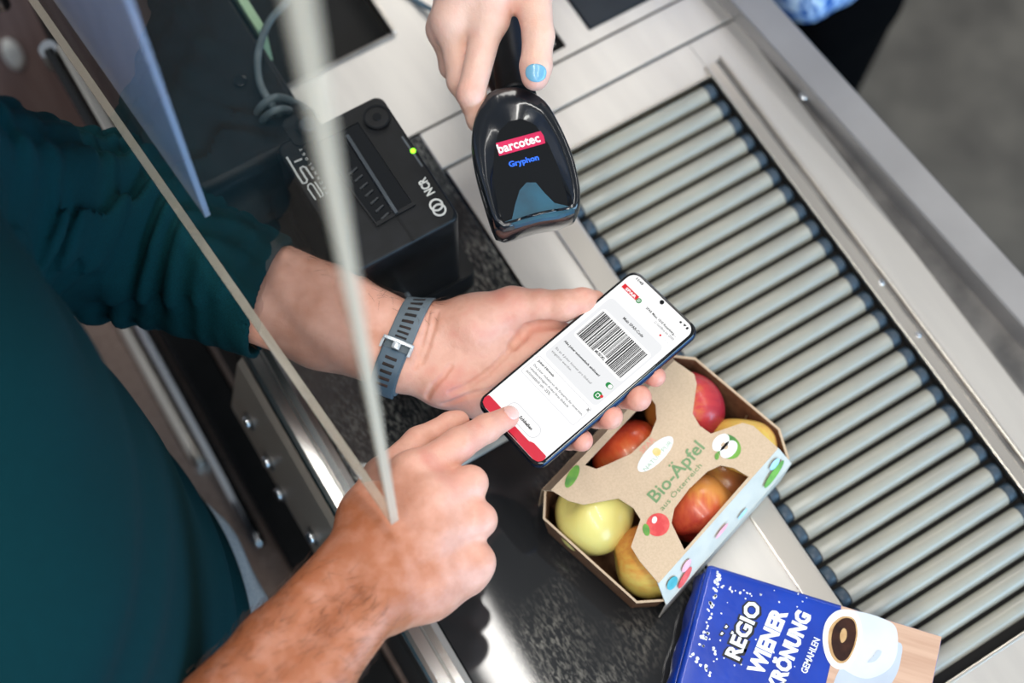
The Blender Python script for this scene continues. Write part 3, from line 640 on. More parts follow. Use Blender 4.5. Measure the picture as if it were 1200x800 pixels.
# folded foil end with crumpled flap
fl_r = []
for k in range(9):
    z = 0.006 + k * 0.005; bulge = 0.006 * math.sin(PI * k / 8)
    fl_r.append([(-0.0005 - bulge * (0.75 + 0.15 * math.sin(j * 0.9 + k * 0.7)), -0.006 - j * (W_ - 0.012) / 20, z) for j in range(21)] + [(0.004, -0.006 - (20 - j) * (W_ - 0.012) / 20, z) for j in range(21)])
mesh_obj('end_fold', rings_me(fl_r), blue_foil, cof)
zt = H_ + 0.0001
wood_ink = mat('wood_print', (206, 170, 146), 0.4, noise=(60, (190, 152, 128), 1), stretch=(0.2, 3, 1), coat=0.4)
cup_w = mat('cup_print', (214, 220, 226), 0.3, noise=(25, (200, 208, 218), 1), coat=0.4); cup_s = mat('cup_shade_print', (188, 198, 210), 0.3, noise=(25, (176, 186, 200), 1), coat=0.4)
txt_w = mat('pack_white', (240, 242, 244), 0.35, noise=(60, (228, 232, 238), 1)); txt_k = mat('pack_black', (14, 16, 24), 0.4, noise=(60, (20, 24, 34), 1))
coffee_ink = mat('coffee_print', (40, 20, 16), 0.25, noise=(90, (60, 32, 22), 1)); crema = mat('crema_print', (206, 170, 120), 0.3, noise=(120, (180, 140, 96), 1))
def cpoly(name, px, k, m_, curve=False):
    lp = [cfp(*p_, HC) for p_ in px]
    lp = [(min(max(x, 0.001), L_ - 0.001), max(min(y, -0.001), -W_ + 0.001)) for x, y in lp]
    if curve: lp = [tuple(v) for v in closed_curve(lp, 5)]
    return mesh_obj(name, flat_me([lp], zt + k * 0.0001, zt + k * 0.0001 + 0.0001), m_, cof)
cpoly('wood_picture', [(986, 708), (1108, 746), (1085, 850), (950, 850), (968, 800), (975, 770), (985, 735)], 0, wood_ink)
cpoly('saucer_picture', [(985, 782), (1000, 772), (1052, 752), (1055, 775), (1045, 800), (1020, 830), (990, 835), (975, 812)], 1, cup_s, True)
cpoly('cup_picture', [(985, 716), (1010, 717), (1035, 724), (1050, 736), (1051, 765), (1040, 785), (1015, 795), (990, 785), (970, 765), (966, 740)], 2, cup_w, True)
cpoly('rim_picture', [(992, 714), (1004, 719), (1010, 738), (1006, 762), (996, 780), (982, 784), (970, 774), (964, 752), (967, 730), (978, 717)], 3, txt_w, True)
cpoly('crema_picture', [(994, 722), (1002, 727), (1005, 742), (1001, 760), (993, 774), (983, 777), (974, 768), (970, 750), (973, 734), (983, 724)], 4, crema, True)
cpoly('coffee_picture', [(994, 724), (1001, 729), (1003, 743), (999, 760), (992, 772), (984, 774), (977, 766), (974, 750), (977, 735), (985, 726)], 5, coffee_ink, True)
cpoly('crema_picture', [(988, 736), (992, 740), (991, 749), (986, 753), (984, 744)], 6, crema, True)
cpoly('cup_handle_picture', [(1028, 762), (1033, 764), (1026, 774), (1016, 776), (1022, 770)], 6, cup_s, True)
ta = PI / 2 - math.radians(8)
def ctext(s, px, size, m_, k, fit, fith, bold=0.0, shear=0.0):
    x, y = cfp(*px); return text('lettering', s, size, (x, y, zt + k * 0.0001), m_, cof, ta, bold=bold, shear=shear, fit=fit, fith=fith)
def clen(a, b): return math.dist(cfp(*a), cfp(*b))
ctext('REGIO', (866, 777), 0.014, txt_k, 1, clen((862, 776), (886, 710)) * 1.06, 0.0168, 0.09)
ctext('REGIO', (865, 775), 0.014, txt_w, 3, clen((862, 776), (886, 710)), 0.0128, 0.035)
ctext('WIENER', (893, 791), 0.014, txt_w, 2, clen((893, 791), (916, 713)), 0.0138, 0.055)
ctext('KRÖNUNG', (914, 812), 0.014, txt_w, 2, clen((914, 812), (940, 717)), 0.0158, 0.055)
ctext('GEMAHLEN', (945, 790), 0.008, txt_w, 2, clen((943, 790), (952, 747)), 0.0055, 0.02)
# crown mark above the brand word
for px in ((846, 742), (851, 734), (858, 741)):
    cpoly('crown_mark', [(px[0] - 4, px[1] + 2), (px[0], px[1] - 4), (px[0] + 4, px[1]), (px[0], px[1] + 4)], 1, txt_k); cpoly('crown_mark', [(px[0] - 2, px[1] + 1), (px[0], px[1] - 2), (px[0] + 2, px[1]), (px[0], px[1] + 2)], 2, txt_w)
# white print flecks: frame corner line and splashes
def fleck(px, r, k=1): x, y = cfp(*px); mesh_obj('printed_fleck', flat_me([[(x + r * (0.6 + 0.6 * random.random()) * math.cos(a), y + r * (0.6 + 0.6 * random.random()) * math.sin(a)) for a in np.linspace(0, 2 * PI, 9, endpoint=False)]], zt, zt + 0.00015), txt_w, cof)
for p0, p1, n_, r_ in (((843, 668), (838, 690), 8, 0.0016), ((838, 690), (822, 760), 26, 0.0013), ((840, 684), (893, 700), 14, 0.0009), ((810, 765), (835, 792), 10, 0.0014), ((826, 742), (843, 775), 8, 0.0011)):
    for k in range(n_):
        f_ = (k + random.random()) / n_; fleck((p0[0] + (p1[0] - p0[0]) * f_ + random.uniform(-3, 3), p0[1] + (p1[1] - p0[1]) * f_ + random.uniform(-3, 3)), r_ * random.uniform(0.6, 1.3))
for k in range(26): fleck((random.uniform(825, 955), random.uniform(690, 795)), random.uniform(0.0004, 0.0008))

# ------------------------------------------------------------------ smartphone
pX = np.array([0.137, -0.9751, 0.1745]); pY = np.array([0.9799, 0.1593, 0.1205])
pX /= np.linalg.norm(pX); pY -= pX * (pX @ pY); pY /= np.linalg.norm(pY); pN = np.cross(pX, pY)
pc = np.array([-0.1097, -0.2121, 0.1506])
PM = Matrix(((pX[0], pY[0], pN[0], pc[0]), (pX[1], pY[1], pN[1], pc[1]), (pX[2], pY[2], pN[2], pc[2]), (0, 0, 0, 1)))
PM = PM @ Matrix.Scale(1.022, 4)
phn = thing('smartphone', 'black smartphone with blue frame showing a white shopping app with barcode', 'phone', mat4=PM)
def rr3(s, z): return [(x, y, z) for x, y in rrect(-0.0377 + s, 0.0377 - s, -0.0815 + s, 0.0815 - s, 0.0088 - s * 0.6, 8)]
frame_m = mat('blue_phone_frame', (20, 46, 80), 0.25, 0.8, noise=(20, (16, 36, 66), 1))
mesh_obj('frame', rings_me([rr3(0.0024, -0.0085), rr3(0.0008, -0.0078), rr3(0.0, -0.006), rr3(0.0, -0.0026), rr3(0.0005, -0.0014)]), frame_m, phn)
mesh_obj('front_glass', rings_me([rr3(0.0004, -0.0014), rr3(0.0006, -0.0006), rr3(0.0014, 0.0), rr3(0.0020, 0.0)], cap0=False), black_gloss, phn)
def emit_mat(name, rgb, s=0.9):
    return mat(name, tuple(int(v * 0.25) for v in rgb), 0.3, emit=(rgb, s), noise=None)
E_ = 1.0
s_white = emit_mat('screen_white', (252, 252, 252), 1.0); s_grey = emit_mat('screen_grey', (236, 237, 239), 0.98); s_red = emit_mat('screen_red', (222, 44, 66), 0.95)
s_black = emit_mat('screen_black', (24, 24, 26), 0.95); s_mid = emit_mat('screen_mid', (110, 110, 112), 0.95); s_green = emit_mat('screen_green', (20, 140, 66), 0.95); s_line = emit_mat('screen_line', (206, 207, 210), 0.95); s_logo = emit_mat('screen_logo_red', (226, 22, 40), 0.95)
scr = mesh_obj('screen', flat_me([rrect(-0.0348, 0.0348, -0.0785, 0.0789, 0.0076, 8)], 0.0, 0.0002), s_white, phn)
def sf(name, loops, k, m_): return mesh_obj(name, flat_me([mm(l) for l in loops], 0.0002 + k * 0.00006, 0.0002 + k * 0.00006 + 0.00006), m_, scr)
def stx(s, x, y, w, h, m_, k=3, bold=0.0, align='LEFT'):
    return text('screen_text', s, 0.003, (x / 1000, y / 1000, 0.0002 + k * 0.00006), m_, scr, 0, align=align, bold=bold, thick=0.00003, fit=w / 1000, fith=h / 1000)
stx('11:43', -29.6, 75.2, 7.4, 2.2, s_black, bold=0.04)
sf('logo', [[(-32, 63), (-15.5, 63), (-15.5, 67), (-32, 67)]], 1, s_logo); stx('SPAR', -28.5, 63.7, 11.5, 2.4, s_white, 3, 0.04)
sf('logo', [circle(-13.4, 64.6, 2.2)], 2, s_green); sf('logo', [circle(-13.4, 64.6, 1.2)], 3, s_white); sf('logo', [circle(-13.2, 64.6, 0.7)], 4, s_green)
cam_hole = mesh_obj('camera_hole', cyl_me(0.0018, 0.0005, 'Z', 24), black_gloss, scr, (0, 0.0763, 0.0003))
stx('SPAR Maxi, 1010 Rotenberg…', -5, 64.0, 34, 2.6, s_black, bold=0.02); stx('⌂ Geöffnet bis 20:00', 8.5, 60.6, 21, 2.0, s_mid)
sf('dot', [circle(19.8, 56.9, 0.9, 10)], 2, s_logo)
for k in range(4): sf('dot', [circle(23 + k * 2.7, 56.9, 0.35, 8)], 2, s_line)
sf('status_icon', [rrect(21.6, 23.4, 74.4, 76, 0.4)], 2, s_black); sf('status_icon', [[(25, 76.4), (28, 76.4), (26.5, 74.4)]], 2, s_black); sf('status_icon', [rrect(28.8, 30.6, 74.2, 76.4, 0.7)], 2, s_black)
sf('card', [rrect(-31, 29.6, -17.5, 52, 4)], 0, s_grey); stx('Mein SPAR-Code', -11, 45.6, 22.5, 2.4, s_black, bold=0.02)
sf('barcode_card', [rrect(-28, 28, 9.5, 41.5, 3)], 1, s_white)
stx('Alle Joker automatisch einlösen!', -28, 0.6, 41, 2.4, s_black, bold=0.035); stx('Bis zu 4 Joker können pro Einkauf', -28.4, -8.0, 41.5, 2.4, s_mid); stx('eingelöst werden.', -28.4, -11.8, 23, 2.4, s_mid)
x = -26.0; bars = []
rb = random.Random(3)
while x < 24.6:
    w = rb.choice((0.42, 0.42, 0.84, 0.84, 1.26)); bars.append((x, min(x + w, 25.2))); x += w + rb.choice((0.36, 0.42, 0.42, 0.84))
for a_, b_ in bars: sf('bar', [[(a_, 11.6), (b_, 11.6), (b_, 39.2), (a_, 39.2)]], 2, s_black)
sf('code_field', [[(-6.3, 11), (6.8, 11), (6.8, 15.2), (-6.3, 15.2)]], 4, s_white); stx('MUSOKL', -5.2, 11.9, 10.8, 2.4, s_black, 6, 0.03)
sf('toggle', [rrect(20.8, 27.2, -0.6, 3.6, 2.05)], 2, s_green); sf('toggle_knob', [circle(25.1, 1.5, 1.75)], 3, s_white)
sf('badge', [circle(23.8, -9.8, 3.4, 28)], 2, s_green); sf('badge', [rrect(22.2, 25.4, -11.4, -8.2, 0.5)], 3, s_white); sf('badge', [rrect(22.8, 24.8, -10.9, -8.8, 0.3)], 4, s_green); sf('badge', [circle(26.6, -8.4, 1.3, 16)], 5, s_logo)
sf('note_frame', [rrect(-32.6, 29.5, -39.4, -20.2, 2), rrect(-32.3, 29.2, -39.1, -20.5, 1.8)], 1, s_line)
stx('Joker-Hinweis', -29.4, -24.6, 18.5, 2.4, s_black, bold=0.03); stx('Die Joker reduzieren die Ersparnis für teuersten,', -29.6, -29.4, 57.5, 2.4, s_mid, bold=0.01); stx('rabattberechtigten Artikel Ihres Einkaufs', -29.6, -33.0, 45, 2.4, s_mid, bold=0.01); stx('automatisch um -25%.', -29.6, -36.6, 28, 2.4, s_mid, bold=0.01)
stx('×', 25.8, -25.0, 2.6, 2.6, s_black)
rl = [(-35.4, -69.6), (-20, -69.6), (-17.5, -70.5), (-15.5, -71.6), (15.5, -71.6), (17.5, -70.5), (20, -69.6), (35.4, -69.6)]
sf('red_bar', [[(-34.8, -72), (-34.4, -70), (-33, -69.6), (-20, -69.6), (-17.5, -70.4), (-16, -71.4), (16, -71.4), (17.5, -70.4), (20, -69.6), (33, -69.6), (34.4, -70), (34.8, -72), (34.8, -74), (33, -77), (29, -78.4), (-29, -78.4), (-33, -77), (-34.8, -74)]], 1, s_red)
sf('close_pill', [rrect(-17.4, 17.4, -69.2, -58, 5.4, 8)], 2, s_line); sf('close_pill', [rrect(-17, 17, -68.8, -58.4, 5.1, 8)], 3, s_white)
stx('×', -11.5, -64.6, 2.4, 2.4, s_black, 5, 0.02); stx('Schließen', -4, -64.9, 14.4, 2.6, s_black, 5, 0.035)
sf('home_bar', [rrect(-9, 9, -78.1, -77.5, 0.28, 3)], 3, s_black)
mesh_obj('side_button', box_me(0.0372, 0.0384, 0.012, 0.034, -0.0052, -0.0034, 0.0005), frame_m, phn)
mesh_obj('side_button', box_me(0.0372, 0.0384, -0.008, 0.004, -0.0052, -0.0034, 0.0005), frame_m, phn)

# ------------------------------------------------------------------ barcode scanner
HS = 0.225
sc_o = thing('barcode_scanner', 'black handheld barcode scanner with egg shaped head held over the counter', 'scanner', (float(at(617, 180, HS)[0]), float(at(617, 180, HS)[1]), HS))
so = np.array(sc_o.location)
def spx(L, h=HS): return [(at(x, y, h) - so)[:2] for x, y in L]
outer = closed_curve(spx([(572, 105), (593, 98), (615, 100), (640, 115), (657, 143), (671, 175), (680, 210), (681, 236), (672, 247), (633, 254), (590, 267), (579, 262), (566, 224), (556, 189), (552, 157), (558, 128)]), 5)
inner = spx([(580, 160), (588, 144), (605, 136), (620, 139), (634, 152), (647, 176), (658, 204), (668, 240), (653, 239), (640, 226), (630, 213), (617, 213), (606, 228), (602, 256), (592, 258), (583, 226), (578, 195)])
ctr2 = np.mean(outer, 0); N_ = 64
def by_angle(loop, n=N_):
    L = [np.array(p) - ctr2 for p in loop]; res = []
    for a in np.linspace(-PI, PI, n, endpoint=False):
        d = np.array([math.cos(a), math.sin(a)]); best = 0
        for i in range(len(L)):
            p, q2 = L[i], L[(i + 1) % len(L)]; e_ = q2 - p; den = d[0] * e_[1] - d[1] * e_[0]
            if abs(den) < 1e-12: continue
            t = (p[0] * e_[1] - p[1] * e_[0]) / den; s = (p[0] * d[1] - p[1] * d[0]) / den
            if t > 0 and -1e-9 <= s <= 1 + 1e-9: best = max(best, t)
        res.append(d * best)
    return res
oo = by_angle(outer); ellipse_in = by_angle(spx([(579, 175), (584, 150), (596, 138), (612, 134), (628, 142), (643, 164), (655, 192), (664, 222), (668, 242), (640, 249), (612, 255), (590, 259), (583, 235), (578, 205)]))
def ring(loop, s, z): return [(*(ctr2 + p * s), z) for p in loop]
head_m = mat('scanner_shell', (10, 14, 20), 0.2, noise=(30, (14, 19, 26), 1), coat=0.5)
mesh_obj('head', rings_me([ring(oo, 0.55, -0.058), ring(oo, 0.82, -0.05), ring(oo, 0.96, -0.03), ring(oo, 1.0, -0.014), ring(oo, 0.985, -0.004), ring(oo, 0.93, 0.001), [tuple(np.array(a) * 0.4 + np.array(b) * 0.6) for a, b in zip(ring(oo, 0.93, 0.001), ring(ellipse_in, 1.04, -0.003))], ring(ellipse_in, 1.0, -0.006)], cap1=False), head_m, sc_o)
wn = mesh_obj('window', rings_me([ring(ellipse_in, 1.02, -0.0075), ring(ellipse_in, 1.01, -0.006)]), black_gloss, sc_o)
nose = spx([(592, 259), (600, 256), (604, 238), (609, 222), (617, 213), (628, 213), (638, 225), (650, 237), (667, 241), (674, 245), (655, 252), (633, 255), (605, 263)])
mesh_obj('nose', flat_me([nose], -0.0066, -0.001), mat('nose_blue_reflection', (30, 84, 106), 0.45, noise=(30, (26, 60, 76), 1)), sc_o)  # blue reflected by the dark rubber nose, painted as its colour
mesh_obj('grip', tube_me([at(606, 118, 0.195) - so, at(598, 70, 0.18) - so, at(590, 10, 0.155) - so, at(578, -70, 0.12) - so], lambda t: 0.0165 - 0.002 * math.sin(PI * t), 18, 8), blackp, sc_o)
mesh_obj('trigger', tube_me([at(590, 120, 0.172) - so, at(580, 95, 0.165) - so, at(576, 70, 0.15) - so], 0.006, 12, 6), mat('trigger_dark', (28, 30, 34), 0.4, noise=(40, (36, 38, 42), 1)), sc_o)
pk = mat('magenta_label', (206, 30, 84), 0.35, noise=(40, (196, 24, 76), 1))
lq = spx([(581, 168), (636, 153), (639, 168), (585, 183)], HS - 0.006)
stk = mesh_obj('sticker', flat_me([lq], -0.006, -0.0056), pk, sc_o)
tb = spx([(585, 181)], HS - 0.006)[0]; te = spx([(637, 166)], HS - 0.006)[0]; tang = math.atan2(*(te - tb)[::-1])
text('lettering', 'barcotec', 0.009, (tb[0], tb[1] + 0.0006, -0.0054), white_print, stk, tang, bold=0.03, fit=float(np.linalg.norm(te - tb)) * 0.94, fith=0.0082)
tb = spx([(597, 196)], HS - 0.006)[0]; te = spx([(632, 187)], HS - 0.006)[0]; tang = math.atan2(*(te - tb)[::-1])
text('lettering', 'Gryphon', 0.006, (tb[0], tb[1], -0.0058), mat('blue_lettering', (30, 100, 230), 0.4, noise=(40, (40, 116, 240), 1)), sc_o, tang, bold=0.04, fit=float(np.linalg.norm(te - tb)), fith=0.0066)

# ------------------------------------------------------------------ skin
def skin_mat(name, pale, tan_warm_light, pink):
    m = bpy.data.materials.new(name); m.use_nodes = True; nt = m.node_tree; b = nt.nodes['Principled BSDF']
    at_ = nt.nodes.new('ShaderNodeAttribute'); at_.attribute_name = 'tone'
    tc = nt.nodes.new('ShaderNodeTexCoord')
    def nz(s, d):
        n = nt.nodes.new('ShaderNodeTexNoise'); n.inputs['Scale'].default_value = s; n.inputs['Detail'].default_value = d; nt.links.new(tc.outputs['Object'], n.inputs['Vector']); return n
    r = nt.nodes.new('ShaderNodeValToRGB'); el = r.color_ramp.elements
    el[0].position = 0.0; el[0].color = (*lin(tan_warm_light), 1); el[1].position = 1.0; el[1].color = (*lin(pink), 1); e2 = el.new(0.5); e2.color = (*lin(pale), 1)
    n1 = nz(70, 6); ma = nt.nodes.new('ShaderNodeMath'); ma.operation = 'MULTIPLY_ADD'; ma.inputs[1].default_value = 0.55; nt.links.new(n1.outputs['Fac'], ma.inputs[0])
    sb = nt.nodes.new('ShaderNodeMath'); sb.operation = 'SUBTRACT'; sb.inputs[1].default_value = 0.26; nt.links.new(at_.outputs['Fac'], sb.inputs[0]); nt.links.new(sb.outputs[0], ma.inputs[2])
    nt.links.new(ma.outputs[0], r.inputs[0]); nt.links.new(r.outputs[0], b.inputs['Base Color'])
    b.inputs['Roughness'].default_value = 0.48; b.inputs['Subsurface Weight'].default_value = 0.12; b.inputs['Subsurface Radius'].default_value = (0.007, 0.0026, 0.0014)
    n2 = nz(700, 5); n3 = nz(120, 4); ad = nt.nodes.new('ShaderNodeMath'); ad.operation = 'MULTIPLY_ADD'; ad.inputs[1].default_value = 3.0; nt.links.new(n3.outputs['Fac'], ad.inputs[0]); nt.links.new(n2.outputs['Fac'], ad.inputs[2])
    bp = nt.nodes.new('ShaderNodeBump'); bp.inputs['Strength'].default_value = 0.22; bp.inputs['Distance'].default_value = 0.0012; nt.links.new(ad.outputs[0], bp.inputs['Height']); nt.links.new(bp.outputs[0], b.inputs['Normal'])
    return m
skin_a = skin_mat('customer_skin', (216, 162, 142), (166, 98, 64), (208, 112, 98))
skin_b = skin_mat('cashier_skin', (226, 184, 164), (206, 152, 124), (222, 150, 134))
def J(*a): return np.array(at(*a))
def hit(fn, x, y):
    d = A.T @ np.array([(x - 600) / F, (y - 400) / F, 1.0]); d /= np.linalg.norm(d); t = np.linspace(0.8, 1.5, 1400)
    v = fn((C[None] + t[:, None] * d[None]).astype(np.float32)); i = int(np.argmax(v < 0)); return C + d * t[i]
def hand_sdf(palm, fingers, kp=0.012, kf=0.008, kj=0.004, cuts=(), soft=()):
    def fn(Pq):
        d = None
        for a, b, ra, rb_ in palm:
            e_ = cone_d(Pq, a, b, ra, rb_); d = e_ if d is None else smin(d, e_, kp)
        out = d
        for pts, rad in fingers:
            out = np.minimum(out, smin(d, chain_d(Pq, pts, rad, kj), kf))
        for pts, rad in soft:
            out = smin(out, chain_d(Pq, pts, rad, kj), 0.009)
        for pts, r in cuts:
            out = smax(out, -chain_d(Pq, pts, [r] * len(pts), 0.002), 0.003)
        return out
    return fn
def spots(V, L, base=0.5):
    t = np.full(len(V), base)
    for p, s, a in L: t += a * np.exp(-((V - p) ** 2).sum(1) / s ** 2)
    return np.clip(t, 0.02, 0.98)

# customer, left arm: palm up under the phone
lw = J(476, 408, 0.116); le = J(112, 262, 0.13); lax = (lw - le) / np.linalg.norm(lw - le); lwd = np.cross(lax, [0, 0, 1]); lwd /= np.linalg.norm(lwd)
lmid = J(385, 372, 0.122); lsh = np.array([-0.5, 0.05, 0.42])
imc, mmc, rmc, pmc = J(652, 400, 0.121), J(654, 428, 0.117), J(638, 453, 0.112), J(610, 474, 0.108)
tcm, tmc = J(556, 382, 0.126), J(600, 361, 0.137)
lp_palm = []
for s in (-1, 1):
    lp_palm += [(lw + s * 0.0155 * lwd, lmid + s * 0.014 * lwd, 0.0205, 0.0275), (lmid + s * 0.014 * lwd, le + s * 0.01 * lwd, 0.0275, 0.038)]
lp_palm += [(le, lsh, 0.042, 0.052),
    (lw - 0.010 * lwd, J(500, 392, 0.118), 0.021, 0.0215), (J(496, 390, 0.118), tcm, 0.0215, 0.0245), (tcm, tmc, 0.0235, 0.0165),
    (lw + 0.012 * lwd, J(520, 446, 0.112), 0.0205, 0.0195), (J(520, 446, 0.112), J(562, 462, 0.106), 0.0195, 0.0175), (J(562, 462, 0.106), pmc, 0.0175, 0.0135),
    (J(510, 410, 0.115), imc, 0.0185, 0.0145), (J(510, 410, 0.115), mmc, 0.0185, 0.0145), (J(520, 425, 0.112), rmc, 0.0175, 0.014), (imc, mmc, 0.0135, 0.0135), (mmc, rmc, 0.0135, 0.0132), (rmc, pmc, 0.0132, 0.0125)]
lp_f = [
    ([tmc, J(632, 358, 0.143), J(660, 358, 0.146), J(683, 354, 0.143), J(698, 352, 0.139)], [0.0155, 0.0128, 0.0122, 0.0112, 0.0082]),
    ([imc, J(706, 414, 0.128), J(746, 430, 0.136), J(768, 441, 0.150)], [0.0118, 0.0102, 0.0092, 0.0082]),
    ([mmc, J(702, 448, 0.122), J(732, 462, 0.131), J(748, 466, 0.149)], [0.012, 0.0108, 0.0105, 0.0104]),
    ([rmc, J(675, 476, 0.118), J(700, 486, 0.128), J(715, 488, 0.145)], [0.0115, 0.0102, 0.0101, 0.01]),
    ([pmc, J(642, 500, 0.113), J(667, 513, 0.124), J(682, 516, 0.140)], [0.0105, 0.0092, 0.0088, 0.0086])]
f_l0 = hand_sdf(lp_palm, lp_f)
def crease(fn, px, r, lift=0.0): return ([hit(fn, x, y) + (C - hit(fn, x, y)) / 1.1 * lift for x, y in px], r)
l_cuts = [crease(f_l0, [(664, 379), (650, 379), (632, 379), (618, 384), (612, 393), (602, 404)], 0.0042), crease(f_l0, [(602, 404), (590, 418), (572, 436), (548, 452), (528, 460)], 0.0014, 0.0002), crease(f_l0, [(606, 448), (580, 456), (552, 462), (520, 474)], 0.0014, 0.0002),
    crease(f_l0, [(502, 364), (500, 380), (494, 404), (486, 430)], 0.0013, 0.0002), crease(f_l0, [(512, 366), (508, 384), (502, 404), (494, 424)], 0.0012, 0.0003), crease(f_l0, [(500, 466), (508, 452), (520, 440), (528, 430)], 0.0016, 0.0002)]
f_left = hand_sdf(lp_palm, lp_f, cuts=l_cuts)
# customer, right arm: index finger pressing the screen
rw = J(416, 690, 0.2); re_ = J(150, 985, 0.235); rax = (rw - re_) / np.linalg.norm(rw - re_); rwd = np.cross(rax, [0, 0, 1]); rwd /= np.linalg.norm(rwd)
rm_ = J(345, 775, 0.208); rsh = np.array([-0.62, -0.31, 0.42])
ri_, rmm, rr_, rp_ = J(484, 556, 0.19), J(503, 588, 0.197), J(506, 622, 0.195), J(506, 662, 0.187)
rt = J(452, 562, 0.172)
rpalm = []
for s in (-1, 1):
    rpalm += [(rw + s * 0.0165 * rwd, rm_ + s * 0.017 * rwd, 0.0215, 0.0245), (rm_ + s * 0.017 * rwd, re_ + s * 0.012 * rwd, 0.0245, 0.04)]
rpalm += [(re_, rsh, 0.044, 0.055), (J(420, 660, 0.196), ri_, 0.0205, 0.0155), (J(430, 670, 0.197), rmm, 0.0205, 0.0152), (J(440, 685, 0.196), rr_, 0.0205, 0.015), (J(452, 698, 0.192), rp_, 0.02, 0.0145),
    (ri_, rmm, 0.0145, 0.0145), (rmm, rr_, 0.0145, 0.0145), (rr_, rp_, 0.0142, 0.0138), (J(415, 650, 0.188), J(432, 606, 0.178), 0.021, 0.0205), (J(432, 606, 0.178), rt, 0.0205, 0.0165), (J(470, 650, 0.17), J(520, 610, 0.165), 0.02, 0.017), (J(452, 705, 0.182), J(500, 690, 0.178), 0.023, 0.021), (J(500, 690, 0.178), J(545, 672, 0.168), 0.021, 0.017), (J(525, 600, 0.182), J(530, 650, 0.176), 0.015, 0.015)]
rfin = [
    ([ri_, J(538, 520, 0.178), J(570, 502, 0.162), J(595, 489, 0.1495)], [0.0138, 0.0122, 0.0106, 0.0086]),
    ([rmm, J(551, 566, 0.186), J(546, 572, 0.16), J(520, 582, 0.155)], [0.0138, 0.0125, 0.0112, 0.0095]),
    ([rr_, J(561, 609, 0.183), J(552, 612, 0.157), J(522, 616, 0.152)], [0.0138, 0.0128, 0.0112, 0.0095]),
    ([rp_, J(559, 658, 0.175), J(550, 658, 0.155), J(525, 652, 0.15)], [0.0132, 0.0128, 0.0108, 0.009]),
    ([rt, J(492, 520, 0.163), J(528, 498, 0.157), J(537, 494, 0.155)], [0.0165, 0.0128, 0.0098, 0.0088])]
f_right = hand_sdf(rpalm, [rfin[0], rfin[4]], soft=rfin[1:4])
# torso, neck, head, legs (mostly outside the picture)
TX, TY = -0.572, -0.115
def ell_d(Pq, c, r):
    k0 = np.linalg.norm((Pq - np.array(c, np.float32)) / np.array(r, np.float32), axis=-1); return (k0 - 1) * min(r)
def scaled_cone(Pq, a, b, ra, rb_, sy):
    Q = Pq.copy(); Q[..., 1] = (Q[..., 1] - TY) * sy
    a = np.array(a, float); b = np.array(b, float); a[1] = (a[1] - TY) * sy; b[1] = (b[1] - TY) * sy
    return cone_d(Q, a, b, ra, rb_)
hips = [(-0.60, TY + s * 0.09, -0.05) for s in (-1, 1)]; knees = [(-0.60, TY + s * 0.1, -0.42) for s in (-1, 1)]; feet = [(-0.62, TY + s * 0.1, FLOOR + 0.07) for s in (-1, 1)]
def f_core(Pq):
    d = scaled_cone(Pq, (-0.59, TY, -0.05), (-0.575, TY, 0.40), 0.128, 0.13, 0.68)
    d = smin(d, cone_d(Pq, lsh, rsh, 0.055, 0.055), 0.05); d = smin(d, cone_d(Pq, (-0.59, TY, 0.42), (-0.60, TY, 0.58), 0.06, 0.055), 0.03)
    d = smin(d, ell_d(Pq, (-0.60, TY, 0.70), (0.098, 0.078, 0.125)), 0.02); d = smin(d, ell_d(Pq, (-0.505, TY, 0.69), (0.02, 0.014, 0.024)), 0.012)
    for s in (0, 1):
        d = smin(d, cone_d(Pq, hips[s], knees[s], 0.082, 0.058), 0.03); d = smin(d, cone_d(Pq, knees[s], feet[s], 0.055, 0.045), 0.02)
    d = smin(d, cone_d(Pq, lsh, le, 0.05, 0.04), 0.03); d = smin(d, cone_d(Pq, rsh, re_, 0.052, 0.042), 0.03)
    return d
lmeshes = []
allp = [x for p in lp_palm for x in p[:2]] + [x for p, _ in lp_f for x in p]
b_lo, b_hi = bounds([p for p in allp if p[2] < 0.2 and p[0] > -0.42], 0.045)
b_lo = np.maximum(b_lo, (-0.36, -1, -1))
V1, Q1 = surface(f_left, b_lo, b_hi, 0.0013)
allp = [x for p in rpalm for x in p[:2]] + [x for p, _ in rfin for x in p]
b_lo, b_hi = bounds([p for p in allp if p[0] > -0.6 and p[2] < 0.3], 0.05); b_lo = np.maximum(b_lo, (-0.52, -1, -1))
V2, Q2 = surface(f_right, b_lo, b_hi, 0.0015)
V3, Q3 = surface(f_core, (-0.75, -0.5, FLOOR), (-0.3, 0.25, 0.86), 0.008)
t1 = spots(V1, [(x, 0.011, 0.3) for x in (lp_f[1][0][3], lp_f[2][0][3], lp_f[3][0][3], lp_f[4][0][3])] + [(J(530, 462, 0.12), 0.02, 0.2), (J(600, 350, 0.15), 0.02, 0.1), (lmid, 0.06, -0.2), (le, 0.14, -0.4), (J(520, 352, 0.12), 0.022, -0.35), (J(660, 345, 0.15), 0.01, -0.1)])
t2 = spots(V2, [(J(505, 540, 0.2), 0.014, 0.22), (J(535, 570, 0.2), 0.014, 0.22), (J(555, 520, 0.18), 0.01, 0.15), (J(565, 610, 0.19), 0.012, 0.15), (J(598, 486, 0.155), 0.01, 0.15), (rw, 0.07, -0.2), (rm_, 0.1, -0.35), (re_, 0.2, -0.5), (J(380, 640, 0.2), 0.05, -0.3)])  # negative spots: tan plus warm light painted along the right forearm
V = np.concatenate([V1, V2, V3]); Q = np.concatenate([Q1, Q2 + len(V1), Q3 + len(V1) + len(V2)])
cus = thing('person', 'customer in dark teal sweater holding the phone and tapping its screen', 'person', (-0.60, TY, FLOOR))
co = Vector((0.60, -TY, -FLOOR))
